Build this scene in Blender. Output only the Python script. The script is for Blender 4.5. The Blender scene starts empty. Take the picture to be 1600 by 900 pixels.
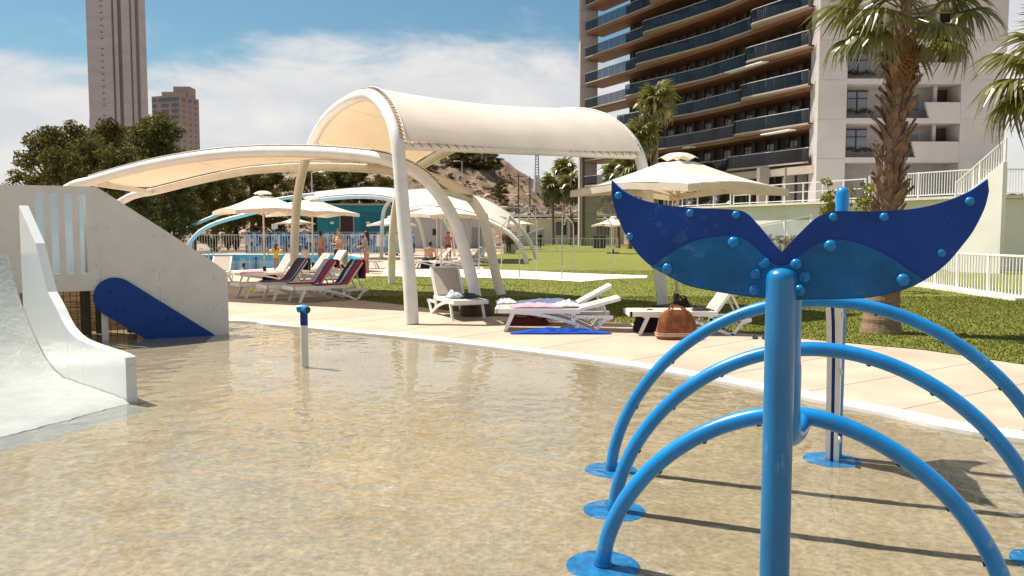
import bpy, bmesh, math, random
import numpy as np
from mathutils import Vector, Matrix, noise as mnoise, geometry as mgeom

# ------------------------------------------------------------------ camera, sky, sun, exposure
S = bpy.context.scene
C = S.collection
F, CAMH = 1250.0, 1.6                      # focal length in photo pixels (1600 wide), eye height
PITCH = math.atan(86 / F)
cam = bpy.data.objects.new('camera', bpy.data.cameras.new('camera'))
C.objects.link(cam)
cam.data.sensor_width = 36.0
cam.data.lens = 36.0 * F / 1600.0
cam.data.clip_start, cam.data.clip_end = 0.1, 6000
cam.location = (0, 0, CAMH)
cam.rotation_euler = (math.pi / 2 - PITCH, 0, 0)
S.camera = cam

SUN_EL, SUN_DIR = math.radians(60), math.radians(-26)   # elevation; heading the light travels to
world = bpy.data.worlds.new('World'); S.world = world; world.use_nodes = True
wn, wl = world.node_tree.nodes, world.node_tree.links
wn.clear()
w_out = wn.new('ShaderNodeOutputWorld')
sky = wn.new('ShaderNodeTexSky'); sky.sky_type = 'NISHITA'; sky.sun_disc = False
sky.sun_elevation = SUN_EL
sky.sun_rotation = math.atan2(-math.cos(SUN_DIR), -math.sin(SUN_DIR))
sky.air_density, sky.dust_density, sky.ozone_density, sky.altitude = 1.25, 0.4, 2.6, 0
bg = wn.new('ShaderNodeBackground'); bg.inputs[1].default_value = 0.055
tint = wn.new('ShaderNodeMix'); tint.data_type = 'RGBA'; tint.blend_type = 'MULTIPLY'; tint.inputs[0].default_value = 1.0
tint.inputs[7].default_value = (0.80, 1.04, 1.04, 1)
wl.new(sky.outputs[0], tint.inputs[6]); wl.new(tint.outputs[2], bg.inputs[0])
# clouds: a bank that hugs the horizon all the way round, ragged at its top
tc = wn.new('ShaderNodeTexCoord')
sep = wn.new('ShaderNodeSeparateXYZ'); wl.new(tc.outputs['Generated'], sep.inputs[0])
mp = wn.new('ShaderNodeMapping'); mp.inputs['Scale'].default_value = (1.0, 1.0, 2.6); mp.inputs['Location'].default_value = (0.35, 0.0, 0.0)
wl.new(tc.outputs['Generated'], mp.inputs[0])
n1 = wn.new('ShaderNodeTexNoise'); n1.inputs['Scale'].default_value = 2.3; n1.inputs['Detail'].default_value = 9; n1.inputs['Roughness'].default_value = 0.55
wl.new(mp.outputs[0], n1.inputs['Vector'])
n2 = wn.new('ShaderNodeTexNoise'); n2.inputs['Scale'].default_value = 5.5; n2.inputs['Detail'].default_value = 7; n2.inputs['Roughness'].default_value = 0.6; n2.inputs['Distortion'].default_value = 0.4
wl.new(mp.outputs[0], n2.inputs['Vector'])
def wmath(op, a, b=None, clamp=False):
    m = wn.new('ShaderNodeMath'); m.operation = op; m.use_clamp = clamp
    for i, v in enumerate((a, b)):
        if v is None: continue
        if isinstance(v, (int, float)): m.inputs[i].default_value = v
        else: wl.new(v, m.inputs[i])
    return m.outputs[0]
CLOUD_TOP = 0.235
h = wmath('MULTIPLY', wmath('SUBTRACT', wmath('ADD', wmath('MULTIPLY', sep.outputs[0], 0.10), CLOUD_TOP), sep.outputs[2]), 7.0)
nn = wmath('ADD', wmath('MULTIPLY', wmath('SUBTRACT', n1.outputs['Fac'], 0.5), 1.7), wmath('MULTIPLY', wmath('SUBTRACT', n2.outputs['Fac'], 0.5), 0.7))
mr = wn.new('ShaderNodeMapRange'); mr.interpolation_type = 'SMOOTHSTEP'
mr.inputs['From Min'].default_value = -0.05; mr.inputs['From Max'].default_value = 0.3
wl.new(wmath('ADD', h, nn), mr.inputs['Value'])
# unseen broken cloud added overhead to brighten the water's reflections
mr2 = wn.new('ShaderNodeMapRange'); mr2.interpolation_type = 'SMOOTHSTEP'; mr2.inputs['From Min'].default_value = 0.30; mr2.inputs['From Max'].default_value = 0.42
wl.new(sep.outputs[2], mr2.inputs['Value'])
mr3 = wn.new('ShaderNodeMapRange'); mr3.interpolation_type = 'SMOOTHSTEP'; mr3.inputs['From Min'].default_value = 0.40; mr3.inputs['From Max'].default_value = 0.56
wl.new(n1.outputs['Fac'], mr3.inputs['Value'])
cover = wmath('MAXIMUM', mr.outputs[0], wmath('MULTIPLY', wmath('MULTIPLY', mr2.outputs[0], mr3.outputs[0]), 0.55))
crr = wn.new('ShaderNodeValToRGB')
crr.color_ramp.elements[0].position = 0.38; crr.color_ramp.elements[0].color = (0.80, 0.80, 0.83, 1)
crr.color_ramp.elements[1].position = 0.62; crr.color_ramp.elements[1].color = (1.0, 0.96, 0.91, 1)
wl.new(n2.outputs['Fac'], crr.inputs[0])
bgc = wn.new('ShaderNodeBackground'); bgc.inputs[1].default_value = 0.56
wl.new(crr.outputs[0], bgc.inputs[0])
mix = wn.new('ShaderNodeMixShader')
wl.new(wmath('MULTIPLY', cover, 0.92), mix.inputs[0])
wl.new(bg.outputs[0], mix.inputs[1]); wl.new(bgc.outputs[0], mix.inputs[2]); wl.new(mix.outputs[0], w_out.inputs[0])

sun = bpy.data.objects.new('sun', bpy.data.lights.new('sun', 'SUN')); C.objects.link(sun)
sun.data.energy = 5.0; sun.data.angle = math.radians(0.53); sun.data.color = (1.0, 0.92, 0.81)
sun.rotation_euler = Vector((math.cos(SUN_EL) * math.cos(SUN_DIR), math.cos(SUN_EL) * math.sin(SUN_DIR), -math.sin(SUN_EL))).to_track_quat('-Z', 'Y').to_euler()
sun.location = (-20, 10, 40)
sun.data.cycles.is_caustics_light = True      # lets the sun refract through the rippled splash pool water

S.view_settings.view_transform = 'Standard'; S.view_settings.look = 'None'
S.view_settings.exposure = 0.70; S.view_settings.gamma = 1.0; S.view_settings.use_curve_mapping = False
S.render.engine = 'CYCLES'
S.cycles.use_denoising = True
S.cycles.max_bounces = 8; S.cycles.transparent_max_bounces = 12
S.cycles.caustics_reflective = False; S.cycles.caustics_refractive = True
S.cycles.sample_clamp_indirect = 6.0

R = random.Random(7)
cp, sp = math.cos(PITCH), math.sin(PITCH)

# ------------------------------------------------------------------ helpers
def ray(px, py):
    return Vector(((px - 800) / F, cp + (450 - py) / F * sp, -sp + (450 - py) / F * cp))
def G(px, py, z=0.0):                       # survey: a photo pixel's point on the level z
    r = ray(px, py); return Vector((0, 0, CAMH)) + r * ((z - CAMH) / r.z)
def AT(px, py, Y):                          # a photo pixel's point at the distance Y
    r = ray(px, py); return Vector((0, 0, CAMH)) + r * (Y / r.y)
def ONPLANE(px, py, p, d):                  # on the vertical plane through p along d
    r = ray(px, py); n = Vector((d[1], -d[0], 0)); o = Vector((0, 0, CAMH))
    return o + r * ((Vector((p[0], p[1], 0)) - o).dot(n) / r.dot(n))

def catmull(pts, n):
    P = [Vector(p) for p in pts]; P = [P[0] * 2 - P[1]] + P + [P[-1] * 2 - P[-2]]; out = []
    for i in range(1, len(P) - 2):
        a, b, c, d = P[i - 1:i + 3]
        for k in range(n):
            t = k / n
            out.append(0.5 * ((2 * b) + (c - a) * t + (2 * a - 5 * b + 4 * c - d) * t * t + (3 * b - a - 3 * c + d) * t ** 3))
    return out + [P[-2]]
def resample(pts, n):
    d = [0.0]
    for a, b in zip(pts, pts[1:]): d.append(d[-1] + (b - a).length)
    out, j = [], 0
    for k in range(n):
        s = d[-1] * k / (n - 1)
        while j < len(pts) - 2 and d[j + 1] < s: j += 1
        out.append(pts[j].lerp(pts[j + 1], 0 if d[j + 1] == d[j] else min(1, (s - d[j]) / (d[j + 1] - d[j]))))
    return out

class MB:
    def __init__(s): s.v, s.f, s.m = [], [], []
    def add(s, v, f, m=0):
        o = len(s.v); s.v += [tuple(p) for p in v]; s.f += [tuple(i + o for i in q) for q in f]; s.m += [m] * len(f); return s
    def box(s, c, d, rz=0.0, m=0, mat=None):
        x, y, z = d[0] / 2, d[1] / 2, d[2] / 2; cr, sr = math.cos(rz), math.sin(rz)
        vs = []
        for a, b, e in ((-x, -y, -z), (x, -y, -z), (x, y, -z), (-x, y, -z), (-x, -y, z), (x, -y, z), (x, y, z), (-x, y, z)):
            p = mat @ Vector((a, b, e)) if mat else Vector((a * cr - b * sr, a * sr + b * cr, e)); vs.append(p + Vector(c))
        return s.add(vs, [(0, 3, 2, 1), (4, 5, 6, 7), (0, 1, 5, 4), (1, 2, 6, 5), (2, 3, 7, 6), (3, 0, 4, 7)], m)
    def bar(s, a, b, w, t, m=0, up=(0, 0, 1)):      # a rectangular bar from a to b: w sideways, t along up
        a, b = Vector(a), Vector(b); d = (b - a); L = d.length; d.normalize()
        sd = d.cross(Vector(up))
        if sd.length < 1e-4: sd = d.cross(Vector((1, 0, 0)))
        sd.normalize(); u = sd.cross(d)
        return s.box((a + b) / 2, (L, w, t), m=m, mat=Matrix((d, sd, u)).transposed())
    def tube(s, pts, r, n=10, cap=True, m=0, close=False):
        pts = [Vector(p) for p in pts]; k = len(pts)
        rr = r if isinstance(r, (list, tuple)) else [r] * k
        up = None; vs, fs = [], []
        for i, p in enumerate(pts):
            t = (pts[(i + 1) % k] - pts[i - 1]) if close else (pts[min(i + 1, k - 1)] - pts[max(i - 1, 0)])
            t.normalize()
            if up is None:
                up = t.cross(Vector((0, 0, 1)))
                if up.length < 0.05: up = t.cross(Vector((1, 0, 0)))
            up = (up - t * up.dot(t)).normalized(); w = t.cross(up)
            for j in range(n):
                a = 2 * math.pi * j / n
                vs.append(p + (up * math.cos(a) + w * math.sin(a)) * rr[i])
        for i in range(k if close else k - 1):
            for j in range(n):
                i2 = (i + 1) % k
                fs.append((i * n + j, i * n + (j + 1) % n, i2 * n + (j + 1) % n, i2 * n + j))
        if cap and not close: fs += [tuple(range(n))[::-1], tuple((k - 1) * n + j for j in range(n))]
        return s.add(vs, fs, m)
    def lathe(s, prof, n=16, c=(0, 0, 0), m=0, sx=1.0, sy=1.0):
        vs, fs = [], []
        for r, z in prof:
            for j in range(n):
                a = 2 * math.pi * j / n; vs.append((c[0] + r * math.cos(a) * sx, c[1] + r * math.sin(a) * sy, c[2] + z))
        for i in range(len(prof) - 1):
            for j in range(n): fs.append((i * n + j, i * n + (j + 1) % n, (i + 1) * n + (j + 1) % n, (i + 1) * n + j))
        fs += [tuple(range(n))[::-1], tuple((len(prof) - 1) * n + j for j in range(n))]
        return s.add(vs, fs, m)
    def prism(s, out, o, ex, ez, n, t, m=0, ms=None):        # 2-D outline on axes ex, ez at o, thickness t along n (centred)
        o, ex, ez, n = Vector(o), Vector(ex), Vector(ez), Vector(n); k = len(out)
        a = [o + ex * x + ez * y - n * t / 2 for x, y in out]; b = [p + n * t for p in a]
        if k <= 6: caps = [tuple(range(k))[::-1], tuple(range(k, 2 * k))]
        else:
            tris = mgeom.tessellate_polygon([[Vector((x, y, 0)) for x, y in out]]); caps = []
            for q in tris: caps += [tuple(q)[::-1], tuple(i + k for i in q)]
        s.add(a + b, caps, m); o_ = len(s.v) - 2 * k; s.f += [tuple(j + o_ for j in (i, (i + 1) % k, k + (i + 1) % k, k + i)) for i in range(k)]; s.m += [m if ms is None else ms] * k; return s
    def poly(s, pts, z=None, m=0):
        vs = [Vector(p) if z is None else Vector((p[0], p[1], z)) for p in pts]
        return s.add(vs, [tuple(range(len(vs)))], m)
    def grid(s, fn, nu, nv, m=0):
        vs = [fn(i / nu, j / nv) for j in range(nv + 1) for i in range(nu + 1)]
        mm = m if callable(m) else (lambda i, j: m)
        o = len(s.v); s.v += [tuple(p) for p in vs]
        for j in range(nv):
            for i in range(nu):
                a = o + j * (nu + 1) + i; s.f.append((a, a + 1, a + nu + 2, a + nu + 1)); s.m.append(mm(i, j))
        return s
    def ball(s, c, r, nu=10, nv=6, m=0):
        r = (r, r, r) if isinstance(r, (int, float)) else r
        prof = [(math.sin(math.pi * (i + .02) / (nv + .04)), -math.cos(math.pi * (i + .02) / (nv + .04))) for i in range(nv + 1)]
        vs, fs = [], []
        for a, z in prof:
            for j in range(nu):
                t = 2 * math.pi * j / nu; vs.append((c[0] + r[0] * a * math.cos(t), c[1] + r[1] * a * math.sin(t), c[2] + r[2] * z))
        for i in range(nv):
            for j in range(nu): fs.append((i * nu + j, i * nu + (j + 1) % nu, (i + 1) * nu + (j + 1) % nu, (i + 1) * nu + j))
        fs += [tuple(range(nu))[::-1], tuple(nv * nu + j for j in range(nu))]
        return s.add(vs, fs, m)
    def mesh(s, name, off=None, smooth=False):
        me = bpy.data.meshes.new(name)
        v = s.v if off is None else [(p[0] - off[0], p[1] - off[1], p[2] - off[2]) for p in s.v]
        me.from_pydata(v, [], s.f); me.polygons.foreach_set('material_index', s.m)
        if smooth:
            me.polygons.foreach_set('use_smooth', [True] * len(s.f))
            try: me.set_sharp_from_angle(angle=math.radians(42))
            except Exception: pass
        me.update(); return me
    def build(s, name, mats, parent=None, smooth=False, local=False):
        off = None
        if parent is not None and not local: off = origin_of(parent)
        return put(name, s.mesh(name, off, smooth), mats, parent)

def put(name, me, mats, parent=None):
    if not isinstance(mats, (list, tuple)): mats = [mats]
    if not me.materials:
        for m in mats: me.materials.append(m)
    o = bpy.data.objects.new(name, me); C.objects.link(o)
    if parent is not None: o.parent = parent
    return o
def origin_of(o):
    while o.parent is not None: o = o.parent
    return o.location
def tag(o, label=None, cat=None, group=None, kind=None):
    for k, v in (('label', label), ('category', cat), ('group', group), ('kind', kind)):
        if v: o[k] = v
    return o
def thing(name, label, cat, loc=(0, 0, 0), rz=0.0, group=None):
    o = bpy.data.objects.new(name, None); C.objects.link(o); o.empty_display_size = 0.2
    o.location = loc; o.rotation_euler = (0, 0, rz); return tag(o, label, cat, group)
def dup(o, loc=None, rz=None, label=None, group=None, parent=None, scale=None):
    c = o.copy(); C.objects.link(c); c.parent = parent
    if loc is not None: c.location = loc
    if rz is not None: c.rotation_euler = (0, 0, rz)
    if scale is not None: c.scale = (scale,) * 3
    tag(c, label, None, group)
    for ch in list(o.children): dup(ch, parent=c)
    return c

# ------------------------------------------------------------------ materials
def new_mat(name):
    m = bpy.data.materials.new(name); m.use_nodes = True; return m, m.node_tree.nodes, m.node_tree.links, m.node_tree.nodes['Principled BSDF']
MATS = {}
def M(name, col, rough=0.6, var=0.10, scale=6.0, bump=0.0, bscale=40.0, metal=0.0, col2=None, detail=5, spec=0.5, stretch=None, trans=0.0, coat=0.0, tcol=None, scuff=None):
    if name in MATS: return MATS[name]
    m, n, l, p = new_mat(name)
    p.inputs['Roughness'].default_value = rough; p.inputs['Metallic'].default_value = metal
    p.inputs['Specular IOR Level'].default_value = spec; p.inputs['Coat Weight'].default_value = coat
    tcn = n.new('ShaderNodeTexCoord'); src = tcn.outputs['Object']
    if stretch:
        mpn = n.new('ShaderNodeMapping'); mpn.inputs['Scale'].default_value = stretch; l.new(src, mpn.inputs[0]); src = mpn.outputs[0]
    c2 = col2 or tuple(min(1, c * (1 + var * 1.6)) for c in col); c1 = col if col2 else tuple(c * (1 - var * 1.6) for c in col)
    nz = n.new('ShaderNodeTexNoise'); nz.inputs['Scale'].default_value = scale; nz.inputs['Detail'].default_value = detail; nz.inputs['Roughness'].default_value = 0.62
    l.new(src, nz.inputs['Vector'])
    cr = n.new('ShaderNodeValToRGB'); cr.color_ramp.elements[0].position = 0.33; cr.color_ramp.elements[1].position = 0.67
    cr.color_ramp.elements[0].color = (*c1, 1); cr.color_ramp.elements[1].color = (*c2, 1)
    l.new(nz.outputs['Fac'], cr.inputs[0]); l.new(cr.outputs[0], p.inputs['Base Color'])
    if scuff:                                   # worn patches and scratches where the paint has gone pale
        sm = n.new('ShaderNodeMapping'); sm.inputs['Scale'].default_value = scuff[1]; l.new(tcn.outputs['Object'], sm.inputs[0])
        s1_ = n.new('ShaderNodeTexNoise'); s1_.inputs['Scale'].default_value = 1.0; s1_.inputs['Detail'].default_value = 9; s1_.inputs['Roughness'].default_value = 0.75; l.new(sm.outputs[0], s1_.inputs['Vector'])
        s2_ = n.new('ShaderNodeTexNoise'); s2_.inputs['Scale'].default_value = 2.3; s2_.inputs['Detail'].default_value = 3; l.new(tcn.outputs['Object'], s2_.inputs['Vector'])
        mm = n.new('ShaderNodeMath'); mm.operation = 'MULTIPLY'; l.new(s1_.outputs['Fac'], mm.inputs[0]); l.new(s2_.outputs['Fac'], mm.inputs[1])
        r3 = n.new('ShaderNodeMapRange'); r3.inputs['From Min'].default_value = 0.335; r3.inputs['From Max'].default_value = 0.43; r3.inputs['To Max'].default_value = 0.75; l.new(mm.outputs[0], r3.inputs['Value'])
        mxc = n.new('ShaderNodeMix'); mxc.data_type = 'RGBA'; l.new(r3.outputs[0], mxc.inputs[0]); l.new(cr.outputs[0], mxc.inputs[6]); mxc.inputs[7].default_value = (*scuff[0], 1)
        l.new(mxc.outputs[2], p.inputs['Base Color'])
        rr_ = n.new('ShaderNodeMapRange'); rr_.inputs['To Min'].default_value = rough; rr_.inputs['To Max'].default_value = min(1, rough + .35); l.new(r3.outputs[0], rr_.inputs['Value']); l.new(rr_.outputs[0], p.inputs['Roughness'])
    if bump:
        b = n.new('ShaderNodeTexNoise'); b.inputs['Scale'].default_value = bscale; b.inputs['Detail'].default_value = 6
        l.new(src, b.inputs['Vector'])
        bn = n.new('ShaderNodeBump'); bn.inputs['Strength'].default_value = bump; bn.inputs['Distance'].default_value = 0.02
        l.new(b.outputs['Fac'], bn.inputs['Height']); l.new(bn.outputs[0], p.inputs['Normal'])
    if trans:
        tr = n.new('ShaderNodeBsdfTranslucent')
        if tcol: tr.inputs[0].default_value = (*tcol, 1)
        else: l.new(cr.outputs[0], tr.inputs[0])
        mx = n.new('ShaderNodeMixShader'); mx.inputs[0].default_value = trans
        out = n['Material Output']; l.new(p.outputs[0], mx.inputs[1]); l.new(tr.outputs[0], mx.inputs[2]); l.new(mx.outputs[0], out.inputs[0])
    MATS[name] = m; return m
def water_mat(name, tint, scales, strength, rough=0.02, dist=0.03):
    m, n, l, p = new_mat(name); n.remove(p); out = n['Material Output']
    tcn = n.new('ShaderNodeTexCoord'); last = None
    for sc, st in zip(scales, strength):
        mpn = n.new('ShaderNodeMapping'); mpn.inputs['Scale'].default_value = (sc, sc * 1.25, sc); mpn.inputs['Rotation'].default_value = (0, 0, 0.5 + sc)
        l.new(tcn.outputs['Object'], mpn.inputs[0])
        nz = n.new('ShaderNodeTexNoise'); nz.inputs['Scale'].default_value = 1.0; nz.inputs['Detail'].default_value = 3; nz.inputs['Distortion'].default_value = 0.6
        l.new(mpn.outputs[0], nz.inputs['Vector'])
        b = n.new('ShaderNodeBump'); b.inputs['Strength'].default_value = st; b.inputs['Distance'].default_value = dist
        l.new(nz.outputs['Fac'], b.inputs['Height'])
        if last: l.new(last, b.inputs['Normal'])
        last = b.outputs[0]
    gl = n.new('ShaderNodeBsdfGlossy'); gl.inputs['Roughness'].default_value = rough; gl.inputs['Color'].default_value = (1, 1, 1, 1)
    tr = n.new('ShaderNodeBsdfTransparent'); tr.inputs[0].default_value = (*tint, 1)
    fr = n.new('ShaderNodeFresnel'); fr.inputs[0].default_value = 1.38
    l.new(last, gl.inputs['Normal']); l.new(last, fr.inputs['Normal'])
    mx = n.new('ShaderNodeMixShader'); l.new(fr.outputs[0], mx.inputs[0]); l.new(tr.outputs[0], mx.inputs[1]); l.new(gl.outputs[0], mx.inputs[2])
    l.new(mx.outputs[0], out.inputs[0]); MATS[name] = m; return m
def glass_mat(name, tint, refl=0.12, mx_=0.9):
    m, n, l, p = new_mat(name); n.remove(p); out = n['Material Output']
    gl = n.new('ShaderNodeBsdfGlossy'); gl.inputs['Roughness'].default_value = 0.03; gl.inputs['Color'].default_value = (0.72, 0.70, 0.74, 1)
    tr = n.new('ShaderNodeBsdfTransparent'); tr.inputs[0].default_value = (*tint, 1)
    fr = n.new('ShaderNodeLayerWeight'); fr.inputs[0].default_value = 0.35
    mr_ = n.new('ShaderNodeMapRange'); mr_.inputs['To Min'].default_value = refl; mr_.inputs['To Max'].default_value = mx_
    l.new(fr.outputs['Fresnel'], mr_.inputs[0])
    mx = n.new('ShaderNodeMixShader'); l.new(mr_.outputs[0], mx.inputs[0]); l.new(tr.outputs[0], mx.inputs[1]); l.new(gl.outputs[0], mx.inputs[2])
    l.new(mx.outputs[0], out.inputs[0]); MATS[name] = m; return m

white_paint = M('white_paint', (0.80, 0.78, 0.74), 0.35, 0.03, 3)
cream_steel = M('cream_steel', (0.76, 0.73, 0.67), 0.38, 0.05, 2.5, bump=0.02, bscale=14)
fabric = M('canopy_fabric', (0.78, 0.725, 0.64), 0.85, 0.05, 1.2, bump=0.25, bscale=2.2, trans=0.27, tcol=(0.80, 0.58, 0.37))
cord_dark = M('lacing_cord', (0.13, 0.11, 0.10), 0.8)
umb_cloth = M('umbrella_cloth', (0.80, 0.75, 0.66), 0.9, 0.05, 3, bump=0.15, bscale=5, trans=0.28, tcol=(0.78, 0.60, 0.41))
blue_tube = M('blue_tube', (0.0, 0.205, 0.53), 0.30, 0.10, 5, bump=0.02, bscale=30, coat=0.25, scuff=((0.22, 0.42, 0.60), (14, 14, 14)))
navy_panel = M('navy_panel', (0.0, 0.038, 0.235), 0.45, 0.14, 3, spec=0.3, scuff=((0.06, 0.15, 0.34), (18, 18, 18)))
teal_panel = M('teal_panel', (0.0, 0.100, 0.275), 0.45, 0.22, 5, bump=0.02, bscale=60, spec=0.3, scuff=((0.10, 0.26, 0.38), (12, 12, 26)))
blue_cap = M('blue_cap', (0.0, 0.17, 0.44), 0.3)
hdpe = M('white_panel', (0.70, 0.665, 0.61), 0.5, 0.03, 4, bump=0.03, bscale=220)
plastic = M('resin_white', (0.80, 0.79, 0.77), 0.4, 0.03, 6)
sling = M('sling', (0.47, 0.40, 0.33), 0.8, 0.06, 40, bump=0.1, bscale=300)
deck_m = M('deck_concrete', (0.465, 0.358, 0.268), 0.75, 0.10, 0.8, bump=0.12, bscale=30, detail=9)
edge_m = M('pool_edge', (0.74, 0.71, 0.65), 0.6, 0.06, 5, bump=0.05, bscale=60)
pave_m = M('pale_paving', (0.72, 0.68, 0.60), 0.7, 0.08, 3, bump=0.1, bscale=20)
steel = M('steel', (0.55, 0.53, 0.50), 0.28, 0.05, 5, metal=0.9)
concrete_w = M('white_concrete', (0.43, 0.39, 0.365), 0.75, 0.06, 0.35, bump=0.05, bscale=3, detail=9)
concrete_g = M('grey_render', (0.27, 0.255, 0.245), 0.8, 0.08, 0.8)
render_w = M('white_render', (0.82, 0.78, 0.73), 0.8, 0.05, 0.5, bump=0.04, bscale=6)
soffit_m = M('timber_soffit', (0.20, 0.088, 0.034), 0.55, 0.14, 1.5, stretch=(0.3, 0.3, 4))
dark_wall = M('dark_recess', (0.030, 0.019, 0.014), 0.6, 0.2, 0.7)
dark_glass = M('dark_glazing', (0.030, 0.035, 0.045), 0.08, 0.2, 0.5, spec=0.8)
bal_glass = glass_mat('balcony_glass', (0.20, 0.20, 0.22), 0.04, 0.28)
clear_glass = glass_mat('rail_glass', (0.72, 0.76, 0.76), 0.06)
alu = M('aluminium', (0.62, 0.61, 0.60), 0.4, 0.04, 3, metal=0.6)
teal_wall = M('teal_wall', (0.006, 0.19, 0.25), 0.7, 0.06, 2)
rubber = M('black_plastic', (0.02, 0.02, 0.022), 0.5)
bark = M('bark', (0.13, 0.085, 0.055), 0.9, 0.25, 9, bump=0.5, bscale=25)
def skin_m(i, c): return M('skin_%s' % i, c, 0.55, 0.05, 12)
FABM = {}
def cloth(name, c): return M('cloth_' + name, c, 0.92, 0.10, 14, bump=0.15, bscale=120)

# pool floor: sand coloured aggregate
pf, n, l, p = new_mat('sand_floor')
tcn = n.new('ShaderNodeTexCoord')
def nz(sc, det=5, ro=0.6):
    x = n.new('ShaderNodeTexNoise'); x.inputs['Scale'].default_value = sc; x.inputs['Detail'].default_value = det; x.inputs['Roughness'].default_value = ro
    l.new(tcn.outputs['Object'], x.inputs['Vector']); return x.outputs['Fac']
def ramp(f, a, b, c1, c2):
    x = n.new('ShaderNodeValToRGB'); x.color_ramp.elements[0].position = a; x.color_ramp.elements[1].position = b
    x.color_ramp.elements[0].color = (*c1, 1); x.color_ramp.elements[1].color = (*c2, 1); l.new(f, x.inputs[0]); return x.outputs[0]
def mixc(t, f, a, b):
    x = n.new('ShaderNodeMix'); x.data_type = 'RGBA'; x.blend_type = t
    if isinstance(f, float): x.inputs[0].default_value = f
    else: l.new(f, x.inputs[0])
    l.new(a, x.inputs[6]); l.new(b, x.inputs[7]); return x.outputs[2]
base = ramp(nz(0.7, 6), 0.3, 0.7, (0.395, 0.330, 0.218), (0.500, 0.430, 0.305))
speck = ramp(nz(26, 4, 0.7), 0.36, 0.66, (0.78, 0.76, 0.72), (1.22, 1.22, 1.2))
speck2 = ramp(nz(1.6, 6, 0.7), 0.3, 0.7, (0.88, 0.86, 0.83), (1.1, 1.1, 1.09))
l.new(mixc('MULTIPLY', 1.0, mixc('MULTIPLY', 1.0, base, speck), speck2), p.inputs['Base Color'])
p.inputs['Roughness'].default_value = 0.6
bn = n.new('ShaderNodeBump'); bn.inputs['Strength'].default_value = 0.25; bn.inputs['Distance'].default_value = 0.01
l.new(nz(60, 4), bn.inputs['Height']); l.new(bn.outputs[0], p.inputs['Normal'])
sand_floor = pf
# lawn
lawn_m, n, l, p = new_mat('lawn_grass'); tcn = n.new('ShaderNodeTexCoord')
base = ramp(nz(0.6, 6), 0.3, 0.7, (0.118, 0.145, 0.010), (0.188, 0.200, 0.017))
l.new(mixc('MULTIPLY', 1.0, base, ramp(nz(30, 5, 0.75), 0.3, 0.7, (0.68, 0.68, 0.62), (1.25, 1.22, 1.15))), p.inputs['Base Color'])
p.inputs['Roughness'].default_value = 0.85
bn = n.new('ShaderNodeBump'); bn.inputs['Strength'].default_value = 0.7; bn.inputs['Distance'].default_value = 0.04
l.new(nz(45, 4), bn.inputs['Height']); l.new(bn.outputs[0], p.inputs['Normal'])
# rocky hill
hill_m, n, l, p = new_mat('rocky_soil'); tcn = n.new('ShaderNodeTexCoord')
base = ramp(nz(0.045, 9, 0.7), 0.36, 0.64, (0.155, 0.098, 0.062), (0.32, 0.23, 0.155))
l.new(mixc('MULTIPLY', 1.0, base, ramp(nz(0.5, 8, 0.75), 0.35, 0.65, (0.5, 0.46, 0.42), (1.3, 1.3, 1.3))), p.inputs['Base Color'])
p.inputs['Roughness'].default_value = 0.95
bn = n.new('ShaderNodeBump'); bn.inputs['Strength'].default_value = 0.9; bn.inputs['Distance'].default_value = 0.9
l.new(nz(0.35, 9, 0.7), bn.inputs['Height']); l.new(bn.outputs[0], p.inputs['Normal'])
# foliage: colour varies clump by clump
def leaf_mat(name, c1, c2, sc=0.7, tr=0.25):
    m = M(name, c1, 0.75, 0.2, sc, col2=c2, detail=3, trans=tr, spec=0.25); return m
pine_leaf = leaf_mat('pine_needles', (0.058, 0.060, 0.011), (0.155, 0.130, 0.026), 0.5)
dark_leaf = leaf_mat('dark_scrub', (0.028, 0.026, 0.012), (0.075, 0.062, 0.020), 0.3)
light_leaf = leaf_mat('light_leaf', (0.17, 0.17, 0.03), (0.30, 0.28, 0.06), 3)
palm_leaf = M('palm_leaf', (0.105, 0.112, 0.020), 0.33, 0.2, 3, col2=(0.205, 0.190, 0.045), trans=0.28, spec=0.6)
palm_dead = M('palm_dead', (0.15, 0.070, 0.022), 0.8, 0.2, 8, col2=(0.29, 0.15, 0.055), trans=0.1)
palm_boot = M('palm_boot', (0.11, 0.065, 0.04), 0.85, 0.3, 7, col2=(0.30, 0.19, 0.125), bump=0.3, bscale=40)
palm_trunk = M('palm_trunk', (0.15, 0.095, 0.055), 0.9, 0.25, 6, col2=(0.27, 0.18, 0.11), bump=0.5, bscale=18, stretch=(1, 1, 4))

# ------------------------------------------------------------------ the ground and the pools
WATER_Z, FLOOR_Z = -0.028, -0.125
def fill(name, outer, holes, z, mat, kind='structure'):
    bm = bmesh.new()
    for loop in [outer] + holes:
        vs = [bm.verts.new((p[0], p[1], z)) for p in loop]
        for a, b in zip(vs, vs[1:] + vs[:1]): bm.edges.new((a, b))
    bmesh.ops.triangle_fill(bm, edges=bm.edges[:], use_beauty=True, normal=(0, 0, 1))
    for f in bm.faces:
        if f.normal.z < 0: f.normal_flip()
    me = bpy.data.meshes.new(name); bm.to_mesh(me); bm.free()
    return tag(put(name, me, mat), kind=kind)
edge_px = [(300, 497), (358, 501), (420, 507), (490, 513), (560, 520), (630, 526.5), (700, 534), (800, 546), (900, 559), (1000, 574), (1100, 591), (1190, 608), (1300, 630), (1400, 650), (1520, 675)]
shore = [G(x, y) for x, y in edge_px]
shore = [Vector((-14, 14.2, 0)), Vector((-9, 14.9, 0))] + shore[1:] + [Vector((5.2, 5.0, 0)), Vector((6.6, 2.6, 0)), Vector((7.2, -1, 0)), Vector((6.5, -6, 0))]
shore = catmull(shore, 5)
splash = [(p.x, p.y) for p in shore] + [(-14, -6)]
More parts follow.
